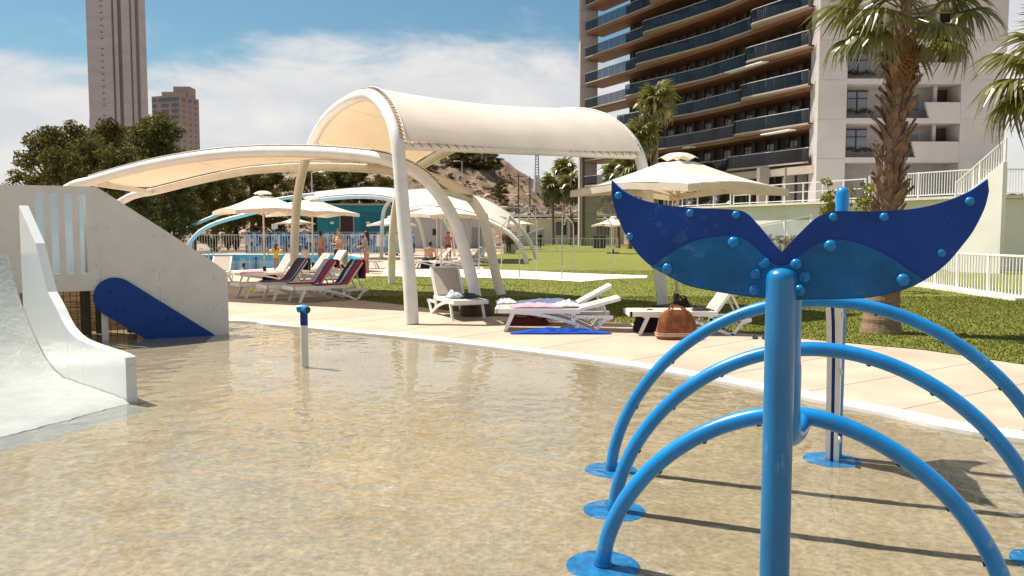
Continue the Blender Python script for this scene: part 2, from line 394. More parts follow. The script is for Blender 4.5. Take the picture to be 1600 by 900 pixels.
swim_px = [(230, 404), (300, 398.6), (420, 398), (500, 398), (540, 398.6), (560, 401.5), (557, 405), (535, 409), (500, 412.5), (455, 417), (400, 421), (330, 424), (240, 425)]
swim = [(p.x, p.y) for p in catmull([G(x, y) for x, y in swim_px], 3)]
ground_m = M('dry_ground', (0.30, 0.22, 0.15), 0.95, 0.2, 0.2, bump=0.2, bscale=2)
fill('ground', [(-4000, -60), (4000, -60), (4000, 5000), (-4000, 5000)], [splash, swim], -0.014, ground_m)
fill('deck', [(-48, -9), (30, -9), (30, 20), (30, 66), (-48, 66)], [splash, swim], 0.0, deck_m)
# splash pool: floor, sides, white edge strip, water
fill('splash_pool_floor', splash, [], FLOOR_Z, sand_floor)
b = MB()
for a, c in zip(splash, splash[1:] + splash[:1]): b.add([(a[0], a[1], FLOOR_Z), (c[0], c[1], FLOOR_Z), (c[0], c[1], 0.004), (a[0], a[1], 0.004)], [(0, 1, 2, 3)])
tag(b.build('splash_pool_side', edge_m), kind='structure')
b = MB(); out = []
for i, p_ in enumerate(shore):
    t = (shore[min(i + 1, len(shore) - 1)] - shore[max(i - 1, 0)]).normalized(); nrm = Vector((-t.y, t.x, 0))
    if nrm.dot(Vector((0.2, 1, 0))) < 0: nrm = -nrm
    out.append(p_ + Vector((t.y, -t.x, 0)) * -0.27 if True else p_)
for i in range(len(shore) - 1):
    b.add([(shore[i].x, shore[i].y, 0.004), (shore[i + 1].x, shore[i + 1].y, 0.004), (out[i + 1].x, out[i + 1].y, 0.006), (out[i].x, out[i].y, 0.006)], [(0, 1, 2, 3)])
tag(b.build('pool_edge_strip', edge_m), kind='structure')
joint_m = M('deck_joint', (0.30, 0.235, 0.18), 0.9)
for i in range(6, len(shore) - 8, 7):                 # expansion joints across the deck
    t = (shore[i + 1] - shore[i - 1]).normalized(); d_ = Vector((-t.y, t.x, 0)); a_, c_ = shore[i] + d_ * 0.30, shore[i] + d_ * 4.6
    MB().bar((a_.x, a_.y, 0.0005), (c_.x, c_.y, 0.0005), 0.012, 0.004).build('joint', joint_m, bpy.data.objects['deck'])
# rippled water surface: real waves, real refraction
sw_m, n, l, p = new_mat('splash_water'); n.remove(p)
gl_ = n.new('ShaderNodeBsdfGlass'); gl_.inputs['Roughness'].default_value = 0.0; gl_.inputs['IOR'].default_value = 1.333; gl_.inputs['Color'].default_value = (0.985, 0.985, 0.97, 1)
l.new(gl_.outputs[0], n['Material Output'].inputs[0])
def poly_inside(x, y, P):
    r = np.zeros(x.shape, bool); j = len(P) - 1
    for i in range(len(P)):
        xi, yi = P[i]; xj, yj = P[j]
        r ^= ((yi > y) != (yj > y)) & (x < (xj - xi) * (y - yi) / ((yj - yi) or 1e-9) + xi); j = i
    return r
wr_ = np.random.default_rng(11)
xs_ = np.concatenate([np.arange(-14.2, -8.5, 0.19), np.arange(-8.5, 5.6, 0.026), np.arange(5.6, 7.8, 0.1)]); ys_ = np.concatenate([np.arange(-6.2, 2.3, 0.2), np.arange(2.3, 8.0, 0.024), np.arange(8.0, 15.2, 0.045)])
X, Yg = np.meshgrid(xs_, ys_); Zw = np.zeros_like(X)
for i in range(60):
    lam = 0.072 * 6.5 ** (wr_.random() ** 1.25); th = wr_.normal(0.95, 0.85); k_ = 2 * np.pi / lam
    Zw += 0.00042 * (lam / 0.12) ** 0.85 * np.sin(k_ * (X * np.cos(th) + Yg * np.sin(th)) + wr_.uniform(0, 6.283) + 0.5 * np.sin(X * 1.3 * np.cos(th + 1) + Yg * 1.1 * np.sin(th + 1) + i))
amp = 0.75 + 0.35 * np.sin(X * 0.7 + 1.3 * np.sin(Yg * 0.5)) * np.sin(Yg * 0.9 + 0.8 * np.sin(X * 0.6)); Zw *= amp * np.clip(1.0 - Yg / 17, 0.30, 0.95)
Zw += WATER_Z; ins = poly_inside(X, Yg, splash)
cell = ins[:-1, :-1] | ins[:-1, 1:] | ins[1:, 1:] | ins[1:, :-1]; ii = np.arange(X.size).reshape(X.shape)
quads = np.stack([ii[:-1, :-1][cell], ii[:-1, 1:][cell], ii[1:, 1:][cell], ii[1:, :-1][cell]], -1)
used = np.unique(quads); remap = np.full(X.size, -1); remap[used] = np.arange(len(used))
me = bpy.data.meshes.new('splash_pool_water'); me.from_pydata(np.stack([X, Yg, Zw], -1).reshape(-1, 3)[used].tolist(), [], remap[quads].tolist()); me.polygons.foreach_set('use_smooth', [True] * len(quads)); me.update()
pool_water = tag(put('splash_pool_water', me, sw_m), kind='structure'); pool_water.cycles.is_caustics_caster = True
# swimming pool
b = MB(); b.poly(swim, -1.4)
for a, c in zip(swim, swim[1:] + swim[:1]): b.add([(a[0], a[1], -1.4), (c[0], c[1], -1.4), (c[0], c[1], 0.0), (a[0], a[1], 0.0)], [(0, 1, 2, 3)])
tag(b.build('swimming_pool_floor', M('pool_tile', (0.07, 0.60, 0.74), 0.4, 0.1, 0.6)), kind='structure')
fill('swimming_pool_water', swim, [], -0.06, water_mat('swim_water', (0.55, 0.90, 0.96), (1.4, 4.0), (0.6, 0.6), dist=0.10))
b = MB(); cen = Vector((sum(x for x, y in swim) / len(swim), sum(y for x, y in swim) / len(swim), 0))
ring = [Vector((x, y, 0)) for x, y in swim]; nr = len(ring)
for i in range(nr):
    a, c = ring[i], ring[(i + 1) % nr]; ta = (ring[(i + 1) % nr] - ring[i - 1]).normalized(); tc_ = (ring[(i + 2) % nr] - a).normalized()
    oa, oc = a + Vector((-ta.y, ta.x, 0)) * 0.5, c + Vector((-tc_.y, tc_.x, 0)) * 0.5
    if (oa - cen).length < (a - cen).length: oa, oc = a * 2 - oa, c * 2 - oc
    b.add([(a.x, a.y, 0.008), (c.x, c.y, 0.008), (oc.x, oc.y, 0.008), (oa.x, oa.y, 0.008)], [(0, 1, 2, 3)])
tag(b.build('swimming_pool_coping', pave_m), kind='structure')
# lawn and its pale shower path
lawn_near = [(505, 463), (600, 473), (650, 479), (771, 494), (880, 500), (985, 505), (1100, 515), (1192, 523), (1300, 534), (1443, 547), (1520, 558), (1600, 570)]
lawn = [G(*q) for q in lawn_near]
lawn_near_w = [p_.copy() for p_ in lawn]
lawn += [Vector((14, 8, 0)), Vector((34, 8, 0)), Vector((34, 112, 0)), G(830, 382), G(800, 392), G(745, 405), G(757, 421), G(640, 430.5), G(546, 432.5)]
fill('lawn', [(p_.x, p_.y) for p_ in lawn], [], 0.010, lawn_m)
path_px = [(596, 432), (640, 432.4), (820, 436), (908, 441), (958, 436), (1010, 435), (1012, 431), (960, 429.5), (880, 426.5), (770, 421.5), (600, 422)]
fill('pale_path', [(G(*q).x, G(*q).y) for q in path_px], [], 0.018, pave_m)
# short grass standing on the lawn near the deck
rng = np.random.default_rng(3)
from mathutils import geometry as mgeo
poly2 = [(p_.x, p_.y) for p_ in lawn]
def inside(x, y, P=poly2):
    x = np.asarray(x); y = np.asarray(y); r = np.zeros(x.shape, bool); j = len(P) - 1
    for i in range(len(P)):
        xi, yi = P[i]; xj, yj = P[j]
        c = ((yi > y) != (yj > y)) & (x < (xj - xi) * (y - yi) / ((yj - yi) or 1e-9) + xi); r ^= c; j = i
    return r
def blades(N, x0, x1, y0, y1, hgt):
    X = rng.uniform(x0, x1, N); Y = rng.uniform(y0, y1, N) ** 1.0
    pp = [(G(*q).x, G(*q).y) for q in path_px]
    k = inside(X, Y) & ~inside(X, Y, pp); X, Y = X[k], Y[k]; N = len(X)
    A = rng.uniform(0, 6.283, N); Hh = hgt * rng.uniform(0.5, 1.2, N); W = 0.006 + 0.008 * rng.random(N); L = 0.6 * Hh
    V = np.zeros((N, 3, 3)); V[:, 0] = np.stack([X - W * np.cos(A), Y - W * np.sin(A), np.full(N, 0.008)], 1)
    V[:, 1] = np.stack([X + W * np.cos(A), Y + W * np.sin(A), np.full(N, 0.008)], 1)
    T = rng.uniform(0, 6.283, N); V[:, 2] = np.stack([X + L * np.cos(T), Y + L * np.sin(T), 0.008 + Hh], 1)
    return V.reshape(-1, 3)
V = np.concatenate([blades(170000, -6, 12, 9.5, 20, 0.026), blades(50000, -5, 14, 20, 34, 0.03)])
me = bpy.data.meshes.new('grass'); me.from_pydata(V.tolist(), [], np.arange(len(V)).reshape(-1, 3).tolist()); me.update()
tag(put('grass', me, lawn_m), 'short green grass covering the lawn behind the sun loungers', 'grass', kind='stuff')

# ------------------------------------------------------------------ hill and far ground
hp = [(0, 300), (120, 275), (200, 268), (330, 262), (430, 240), (560, 230), (640, 227), (700, 231), (760, 242), (790, 254), (820, 272), (845, 290), (870, 304), (900, 318), (960, 336), (1100, 346), (1500, 352)]
def ridge(px): return float(np.interp(px, [q[0] for q in hp], [q[1] for q in hp]))
def hill_z(x, y):
    px = 800 + F * x / y; zr = 1.6 + (364 - ridge(px)) / F * 200
    t = (y - 118) / 82; t = max(0.0, min(1.0, t)); k = t ** 0.9 if y <= 200 else max(0, 1 - (y - 200) / 160)
    k = k * (1 - 0.25 * math.sin(math.pi * k))
    nzv = mnoise.fractal(Vector((x * 0.05, y * 0.05, 0.3)), 0.8, 2.1, 6); n3 = mnoise.fractal(Vector((x * 0.28, y * 0.28, 4.3)), 0.7, 2.2, 4)
    rid = abs(mnoise.noise(Vector((x * 0.09 + 7, y * 0.13, 1)))) 
    return -0.2 + zr * k + (nzv * 1.7 + n3 * 0.75 - rid * 1.6) * min(1, k * 3) * (0.35 if k > 0.97 else 1)
nx, ny = 250, 110
b = MB()
def hf(u, v):
    y = 116 + 190 * v ** 1.25; px = 120 + 1000 * u; x = (px - 800) / F * y; return (x, y, hill_z(x, y))
b.grid(hf, nx, ny); tag(b.build('hill', hill_m, smooth=True), kind='structure')
# far wooded rise behind the palms
b = MB()
def wf(u, v):
    a = 700 + 900 * u; y = 420 + 120 * v; x = (a - 800) / F * y
    return (x, y, -1 + (26 + 7 * mnoise.noise(Vector((x * 0.02, 3, 0))) + 3 * mnoise.noise(Vector((x * 0.2, y * 0.2, 0)))) * math.sin(math.pi * min(1, v + .02)))
b.grid(wf, 120, 14); tag(b.build('wooded_hills', dark_leaf), kind='structure')

# ------------------------------------------------------------------ trees
def leaf_quads(centres, radii, per, size, seed, flat=0.75):
    g = np.random.default_rng(seed); Vs = []
    for c, r in zip(centres, radii):
        N = max(4, int(per * (r ** 2)))
        d = g.normal(size=(N, 3)); d /= np.linalg.norm(d, axis=1)[:, None]
        rad = r * g.random(N) ** 0.4; p_ = np.array(c) + d * rad[:, None] * np.array([1, 1, flat])
        s = size * g.uniform(0.5, 1.3, N)[:, None]
        a = g.normal(size=(N, 3)); a /= np.linalg.norm(a, axis=1)[:, None]
        e = np.cross(a, g.normal(size=(N, 3))); e /= np.linalg.norm(e, axis=1)[:, None]
        Vs.append(np.stack([p_ - a * s, p_ + e * s * 0.45, p_ + a * s, p_ - e * s * 0.45], 1).reshape(-1, 3))
    V = np.concatenate(Vs); return V, np.arange(len(V)).reshape(-1, 4)
def crown_mesh(name, V, Fc, mat):
    me = bpy.data.meshes.new(name); me.from_pydata(V.tolist(), [], Fc.tolist()); me.materials.append(mat); me.update(); return me
PINES = []
def make_pine_meshes(seed, kind):
    g = random.Random(seed); cs, rs = [], []
    tk = MB(); tk.tube(catmull([(0, 0, 0), (g.uniform(-.3, .3), g.uniform(-.3, .3), 3), (g.uniform(-.5, .5), g.uniform(-.5, .5), 6.5), (0, 0, 9)], 4), [0.26 - 0.018 * i for i in range(13)], 8)
    for i in range(52):
        z = 2.6 + 7.2 * (i / 51) ** 0.9; w = 3.1 * math.sin(math.pi * min(1, 0.18 + 0.78 * (z - 2.6) / 7.3)) ** 0.75
        a = g.uniform(0, 6.283); q = w * math.sqrt(g.uniform(0.12, 1)) * 0.85
        c = (q * math.cos(a), q * math.sin(a), z + g.uniform(-.4, .4)); cs.append(c); rs.append(g.uniform(0.5, 1.05))
        if i % 2 == 0: tk.tube([(0, 0, max(2.0, z - 1.6)), (c[0] * .5, c[1] * .5, z - .7), c], [0.09, 0.06, 0.03], 5)
    V, Fc = leaf_quads(cs, rs, 260, 0.17, seed)
    return tk.mesh('trunk', None, True), crown_mesh('crown', V, Fc, pine_leaf)
for sd in (1, 2, 3): PINES.append(make_pine_meshes(sd, 0))
for t_, c_ in PINES: t_.materials.append(bark)
def pine(px, top, Y, hgt, var, label, rz, wide=1.0, mat=None, group='pine trees'):
    zt = AT(px, top, Y); base = hill_z(zt.x, Y) if Y > 117 else 0.0
    s = max(0.2, (zt.z - base) / 10.2) if hgt is None else hgt / 10.2
    o = thing('pine_tree', label, 'tree', (zt.x, Y, zt.z - 10.2 * s), rz, group); o.scale = (s * wide, s * wide, s)
    put('trunk', PINES[var][0], bark, o); put('crown', PINES[var][1], pine_leaf, o); return o
pl = [(70, 205, 58, 'olive pine tree at the far left edge of the view'), (112, 193, 62, 'tall olive pine tree left of the slender grey tower'), (140, 214, 50, 'lower olive pine tree in front of the slender grey tower base'),
      (168, 196, 60, 'rounded olive pine tree covering the foot of the grey tower'), (203, 200, 64, 'olive pine tree rising at the right edge of the grey tower'), (238, 187, 56, 'tall bushy pine tree in front of the brown apartment tower'),
      (264, 222, 66, 'small pine tree before the brown apartment tower, right of the tallest pine'), (188, 228, 46, 'lower pine tree filling the gap above the canopy arch'), (98, 236, 44, 'lowest pine tree above the slatted slide panel'),
      (300, 250, 70, 'dark pine tree just above the low canopy edge'), (332, 262, 76, 'dark pine tree behind the white canopy tube ends'), (270, 268, 52, 'dark pine tree seen under the low canopy arch')]
for i, (px, top, Y, lab) in enumerate(pl): pine(px, top, Y, None, i % 3, lab, i * 1.3, R.uniform(0.95, 1.25), group='pines along the edge of the resort')
pl2 = [(352, 272, 92, 'dark pine under the low canopy, left of the first parasol'), (392, 268, 100, 'dark pine behind the peak of the first parasol'), (425, 272, 104, 'dark pine next to the pale column of the vault canopy'),
       (486, 266, 108, 'dark pine behind the second parasol'), (528, 262, 112, 'dark spreading pine left of the bar roof'), (556, 268, 110, 'dark spreading pine above the teal bar'), (600, 276, 113, 'small dark pine behind the tall canopy column')]
for i, (px, top, Y, lab) in enumerate(pl2): pine(px, top, Y, None, (i + 1) % 3, lab, i * 2.1, 1.35, group='dark pines at the foot of the hill')
pl3 = [(706, 234, 188, 5.5, 'hilltop pine nearest the vault canopy'), (722, 231, 190, 6.2, 'hilltop pine second from the vault canopy'), (739, 231, 190, 6.5, 'hilltop pine in the middle of the crest clump'), (756, 233, 189, 6.2, 'hilltop pine fourth in the crest clump'), (772, 240, 188, 5.0, 'hilltop pine at the open end of the crest clump'),
       (664, 246, 165, 6.0, 'hillside pine half hidden by the canopy tube'), (782, 284, 150, 4.0, 'round pine bush alone on the bare hillside')]
for i, (px, top, Y, hg, lab) in enumerate(pl3): pine(px, top, Y, hg, i % 3, lab, i * 1.7, 1.7, group='pines on the hill')
# scrub scattered over the hill
g_ = random.Random(5); cs, rs = [], []
for i in range(700):
    px = g_.uniform(330, 900); y = g_.uniform(122, 196); x = (px - 800) / F * y; r = g_.uniform(0.25, 0.9) * (1.5 if g_.random() < 0.12 else 1)
    cs.append((x, y, hill_z(x, y) + r * 0.3)); rs.append(r)
V, Fc = leaf_quads(cs, rs, 60, 0.28, 9)
tag(put('hill_scrub', crown_mesh('hill_scrub', V, Fc, dark_leaf), dark_leaf), 'low dry scrub scattered over the bare rocky hillside', 'scrub', kind='stuff')
# boulders at the hill foot
rock_m = M('pale_rock', (0.42, 0.31, 0.22), 0.95, 0.2, 0.8, bump=0.4, bscale=3)
ico = bmesh.new(); bmesh.ops.create_icosphere(ico, subdivisions=2, radius=1.0)
iv = [v.co.copy() for v in ico.verts]; ifc = [tuple(v.index for v in f.verts) for f in ico.faces]; ico.free()
b = MB()
for i in range(420):
    px = g_.uniform(330, 900); y = g_.uniform(119, 150) if i % 3 else g_.uniform(150, 195); x = (px - 800) / F * y; r = g_.uniform(0.2, 0.75) * (1.7 if g_.random() < 0.1 else 1); o_ = g_.uniform(0, 50)
    z = hill_z(x, y)
    b.add([Vector((x, y, z)) + Vector((v.x * 1.3, v.y, v.z * .7)) * r * (1 + 0.45 * mnoise.noise(v * 1.5 + Vector((o_, 0, 0)))) for v in iv], ifc)
tag(b.build('boulders', rock_m), 'pale boulders and broken rock along the foot of the hill', 'rocks', kind='stuff')

# ------------------------------------------------------------------ towers on the skyline
tower_m = M('tower_concrete', (0.43, 0.385, 0.385), 0.85, 0.05, 0.04, bump=0.0, stretch=(1, 1, 5))
tower_d = M('tower_groove', (0.20, 0.165, 0.165), 0.9, 0.05, 0.1)
Y = 350.0
def xa(px, Y): return (px - 800) / F * Y
x0, x1 = AT(138, 100, Y).x, AT(230, 100, Y + 8).x ; TW = x1 - x0
t = thing('skyscraper', 'slender grey concrete skyscraper with vertical ribs, rising out of the frame', 'tower', (x0, Y, 0))
MB().box((x0 + TW / 2, Y + 4.5, 100), (TW - 0.3, 7, 200)).build('wall', tower_m, t)
for a, c, d, nm, mt in ((0.0, 0.495, 1.6, 'wall_panel', tower_m), (0.525, 0.60, 0.9, 'rib', tower_m), (0.60, 0.69, 0.3, 'rib', tower_d), (0.69, 0.845, 1.6, 'rib', tower_m), (0.87, 0.94, 0.8, 'rib', tower_m), (0.94, 1.0, 0.2, 'rib', tower_d)):
    MB().box((x0 + TW * (a + c) / 2, Y + 1 - d / 2, 100), (TW * (c - a), d, 199.5)).build(nm, mt, t)
slot = MB().box((0, 0, 0), (1.0, 0.3, 0.45)).mesh('window'); slot.materials.append(tower_d)
k = 0
for py in (2, 10.5, 20.5, 30.5, 40.5, 50.7, 60.5, 76.5, 86.5, 96.3, 106, 116, 126, 136, 145.6, 155.5, 165.5, 181.5, 191):
    w = put('window', slot, tower_d, t); w.location = (TW * 0.30, -0.7, AT(163, py, Y).z)
for py in (27, 57, 112.5, 162): MB().box((x0 + TW * 0.2475, Y - 0.63, AT(160, py, Y).z), (TW * 0.494, 0.12, 0.35)).build('floor_joint', M('tower_joint', (0.42, 0.37, 0.36), 0.9), t)
MB().box((x0 - 1.4, Y + 6, 26), (3, 3, 51)).build('low_wing', tower_m, t)
Y = 450.0
brown_t = M('tower_brown', (0.31, 0.24, 0.215), 0.85, 0.05, 0.05); win_t = M('tower_window', (0.10, 0.105, 0.13), 0.3, 0.2, 0.3)
xl, xm, xr = AT(235.5, 190, Y).x, AT(285, 190, Y).x, AT(311.5, 190, Y + 12).x; ztop = AT(270, 150, Y).z
t = thing('apartment_tower', 'brown apartment tower with stepped roof and window columns behind the pines', 'tower', (xl, Y, 0))
pts = [(xl, Y + 2), (xm, Y - 4), (xr, Y + 12), (xr - 8, Y + 26), (xl, Y + 22)]
b = MB(); kk = len(pts); b.add([(x, y, 0) for x, y in pts] + [(x, y, ztop) for x, y in pts], [tuple(range(kk))[::-1], tuple(range(kk, 2 * kk))] + [(i, (i + 1) % kk, kk + (i + 1) % kk, kk + i) for i in range(kk)])
b.build('wall', brown_t, t)
MB().box(((xl + xm) / 2 + 3, Y + 9, ztop + 1.5), (14, 10, 3)).build('penthouse', brown_t, t); MB().box((xm - 2, Y + 9, ztop + 3), (9, 9, 6)).build('penthouse', brown_t, t)
wmesh = MB().box((0, 0, 0), (2.3, 0.5, 1.9)).mesh('window'); wmesh.materials.append(win_t)
smesh = MB().box((0, 0, 0), (1.0, 0.5, 0.9)).mesh('window'); smesh.materials.append(win_t)
ax = Vector((xm - xl, -6, 0)); ay = math.atan2(-6, xm - xl)
for r_ in range(17):
    z = ztop - 2.2 - r_ * 3.25
    for j, q in enumerate((0.10, 0.42, 0.55, 0.80, 0.93) if r_ else (0.10, 0.3, 0.42, 0.55, 0.68, 0.80, 0.93)):
        w = put('window', wmesh, win_t, t); w.location = (ax.x * q, 2 + ax.y * q - 0.05, z); w.rotation_euler = (0, 0, ay)
    for q in (0.25, 0.55, 0.82):
        w = put('window', smesh if r_ else wmesh, win_t, t); w.location = (xm - xl + (xr - xm) * q, -4 + 16 * q - 0.05, z); w.rotation_euler = (0, 0, math.atan2(16, xr - xm))

# ------------------------------------------------------------------ curved hotel block on the right
FLOORS = [7.3 + 3.1 * i for i in range(9)]
fc = catmull([(8.9, 99, 0), (13.0, 91.3, 0), (17.4, 82.6, 0), (21.3, 73.6, 0), (24.3, 65.6, 0)], 20)
fc = resample(fc, 121)
fn_ = []
for i in range(121):
    tt = (fc[min(i + 1, 120)] - fc[max(i - 1, 0)]).normalized(); fn_.append(Vector((tt.y, -tt.x, 0)) if True else None)
for i in range(121):
    if fn_[i].dot(Vector((0, 0, 0)) - fc[i]) < 0: fn_[i] = -fn_[i]
def u_of_px(px, line=fc):
    return min(range(121), key=lambda i: abs(800 + F * fc[i].x / fc[i].y - px)) / 120
S1 = {0: 950, 1: 960, 2: 972, 3: 985, 4: 1000, 5: 1011, 6: 1020, 7: 1030, 8: 1040}
S2 = {0: 1145, 1: 1155, 2: 1163, 3: 1171, 4: 1177, 5: 1184, 6: 1190, 7: 1196, 8: 1202}
def edge_off(u, k):
    def sm(x): x = max(0, min(1, x)); return x * x * (3 - 2 * x)
    o = 0.0
    for s_ in (u_of_px(S1[k]), u_of_px(S2[k])):
        if u >= s_ - 0.035: o = max(o, 1.35 * sm((u - s_ + 0.035) / 0.06) * max(0, 1 - max(0, u - s_ - 0.03) / 0.30))
    return o
hotel = thing('hotel_block', 'curved hotel tower with wavy glass balconies and a pale concrete end block', 'building', (24.3, 65.6, 0))
glass_edge = M('glass_edge', (0.42, 0.40, 0.38), 0.4)
cream_slab = M('cream_slab', (0.37, 0.31, 0.25), 0.7, 0.05, 0.6)
for k, z in enumerate(FLOORS):
    e = [fc[i] + fn_[i] * edge_off(i / 120, k) for i in range(121)]
    s_in = [fc[i] - fn_[i] * 2.6 for i in range(121)]; main = [fc[i] - fn_[i] * 0.12 for i in range(121)]
    b = MB(); q = 121
    v = [(p_.x, p_.y, z) for p_ in e] + [(p_.x, p_.y, z + 0.12) for p_ in e] + [(p_.x, p_.y, z + 0.12) for p_ in s_in] + [(p_.x, p_.y, z - 0.02) for p_ in main]
    f = []
    for i in range(120): f += [(i, i + 1, q + i + 1, q + i), (q + i, q + i + 1, 2 * q + i + 1, 2 * q + i), (3 * q + i, 3 * q + i + 1, i + 1, i)]
    b.add(v, f); bal = b.build('balcony_slab', cream_slab, hotel, smooth=True)
    b = MB(); v = [(p_.x, p_.y, z - 0.02) for p_ in main] + [(p_.x, p_.y, z - 0.30) for p_ in main] + [(p_.x, p_.y, z - 0.30) for p_ in s_in]; f = []
    for i in range(120): f += [(i, q + i, q + i + 1, i + 1), (q + i, 2 * q + i, 2 * q + i + 1, q + i + 1)]
    b.add(v, f); b.build('soffit', soffit_m, bal)
    b = MB(); b.tube([(p_.x, p_.y, z + 1.22) for p_ in e], 0.035, 6); b.build('handrail', glass_edge, bal)
    i = 0
    while i < 120:                                   # one pane after another
        j = min(120, i + 4); b = MB()
        w = [e[m] for m in range(i, j + 1)]
        if len(w) > 1:
            a_ = w[0].lerp(w[1], 0.06); w = [a_] + w[1:]
            b.add([(p_.x, p_.y, z + 0.13) for p_ in w] + [(p_.x, p_.y, z + 1.19) for p_ in w], [(m, m + 1, len(w) + m + 1, len(w) + m) for m in range(len(w) - 1)])
            b.build('glass_pane', bal_glass, bal)
        i = j
# recessed wall, its openings and the divider screens between the flats
win_bright = M('window_frame', (0.30, 0.26, 0.22), 0.5)
i_core = int(u_of_px(953) * 120)
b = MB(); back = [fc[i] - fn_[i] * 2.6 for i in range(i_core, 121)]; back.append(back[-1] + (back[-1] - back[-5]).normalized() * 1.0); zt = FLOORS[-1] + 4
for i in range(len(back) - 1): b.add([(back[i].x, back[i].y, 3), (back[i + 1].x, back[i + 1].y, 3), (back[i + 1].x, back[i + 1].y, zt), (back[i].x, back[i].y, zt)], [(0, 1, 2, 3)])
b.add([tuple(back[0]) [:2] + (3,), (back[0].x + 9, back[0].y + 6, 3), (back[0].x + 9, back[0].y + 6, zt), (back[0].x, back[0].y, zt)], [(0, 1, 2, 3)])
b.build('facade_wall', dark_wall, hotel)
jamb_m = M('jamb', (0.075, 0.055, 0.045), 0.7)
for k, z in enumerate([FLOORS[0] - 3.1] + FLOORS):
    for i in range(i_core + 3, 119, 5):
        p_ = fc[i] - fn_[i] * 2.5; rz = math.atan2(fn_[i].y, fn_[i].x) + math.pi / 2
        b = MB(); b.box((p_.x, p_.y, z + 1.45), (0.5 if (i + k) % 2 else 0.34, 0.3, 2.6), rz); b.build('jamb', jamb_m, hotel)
    for i in range(i_core + 5, 117, 10):
        p_ = fc[i] - fn_[i] * 2.52; rz = math.atan2(fn_[i].y, fn_[i].x) + math.pi / 2
        b = MB(); b.box((p_.x, p_.y, z + 1.35), (1.7, 0.12, 2.2), rz); w = b.build('window', dark_glass, hotel)
        b = MB(); b.box((p_.x + fn_[i].x * .08, p_.y + fn_[i].y * .08, z + 1.7), (1.75, 0.06, 0.10), rz); b.box((p_.x + fn_[i].x * .08, p_.y + fn_[i].y * .08, z + 1.35), (0.08, 0.06, 2.2), rz); b.build('frame', win_bright, w)
    if k:
        for i in sorted(set(list(range(i_core + 8, 118, 13)) + [min(118, int(u_of_px(S1[k - 1] + 6) * 120) + 3), min(118, int(u_of_px(S2[k - 1] + 6) * 120) + 3)])):
            a_, c_ = fc[i] - fn_[i] * 2.45, fc[i] + fn_[i] * (edge_off(i / 120, k - 1) - 0.25)
            tt = (fc[i + 1] - fc[i]).normalized() * 0.04
            b = MB(); b.add([(a_ - tt)[:2] + (z + .1,) if False else (a_.x - tt.x, a_.y - tt.y, z + .12), (c_.x - tt.x, c_.y - tt.y, z + .12), (c_.x - tt.x, c_.y - tt.y, z + 1.2), (a_.x - tt.x, a_.y - tt.y, z + 1.9),
                             (a_.x + tt.x, a_.y + tt.y, z + .12), (c_.x + tt.x, c_.y + tt.y, z + .12), (c_.x + tt.x, c_.y + tt.y, z + 1.2), (a_.x + tt.x, a_.y + tt.y, z + 1.9)],
                            [(0, 1, 2, 3), (7, 6, 5, 4), (0, 4, 5, 1), (1, 5, 6, 2), (2, 6, 7, 3), (3, 7, 4, 0)])
            b.build('divider_screen', M('divider', (0.55, 0.54, 0.52), 0.6), hotel)
for k, px0, px1 in ((3, 1144, 1204), (1, 1203, 1248), (1, 1080, 1092)):         # rolled awnings under the slabs
    a_, c_ = fc[int(u_of_px(px0) * 120)], fc[int(u_of_px(px1) * 120)]
    MB().bar((a_.x - .9, a_.y - .5, FLOORS[k] - 0.36), (c_.x - .9, c_.y - .5, FLOORS[k] - 0.36), 0.7, 0.09).build('awning', white_paint, hotel)
# end fin on the far side
fx0, fx1 = xa(905, 100), xa(932, 100)
b = MB(); b.box(((fx0 + fx1) / 2, 101.2, 17), (fx1 - fx0, 2.2, 38)); b.build('end_fin', concrete_w, hotel)
for k in range(13): MB().box(((fx0 + fx1) / 2, 100.09, 0.9 + 3.1 * k), (fx1 - fx0 - .02, 0.04, 0.05)).build('fin_joint', M('joint_dark', (0.25, 0.22, 0.2), 0.9), hotel)
MB().box((18.5, 92, 31.4 + 5.5), (32, 30, 0.5)).build('roof', cream_slab, hotel)
# pale end block, facing the pool
BX, BY = 24.35, 64.5; BW = 16.5; ZB = 33.0
def bxp(px): return (px - 800) / F * BY
MB().box(((BX + bxp(1316)) / 2, BY + 0.85, ZB / 2 + 1), (bxp(1316) - BX, 1.7, ZB)).build('end_pillar', concrete_w, hotel)
MB().box(((bxp(1492) + bxp(1560)) / 2, BY + 4, ZB / 2 + 1), (bxp(1560) - bxp(1492), 8, ZB)).build('end_pillar', concrete_w, hotel)
xL, xR = bxp(1316), bxp(1492)
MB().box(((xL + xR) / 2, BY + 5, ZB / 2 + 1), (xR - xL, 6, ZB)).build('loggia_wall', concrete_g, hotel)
joint = M('joint_line', (0.36, 0.33, 0.31), 0.9)
win_glass = M('window_blue_glass', (0.10, 0.12, 0.16), 0.06, 0.2, 0.3, spec=0.9)
plant_m = leaf_mat('balcony_plant', (0.04, 0.045, 0.02), (0.08, 0.08, 0.03), 3)
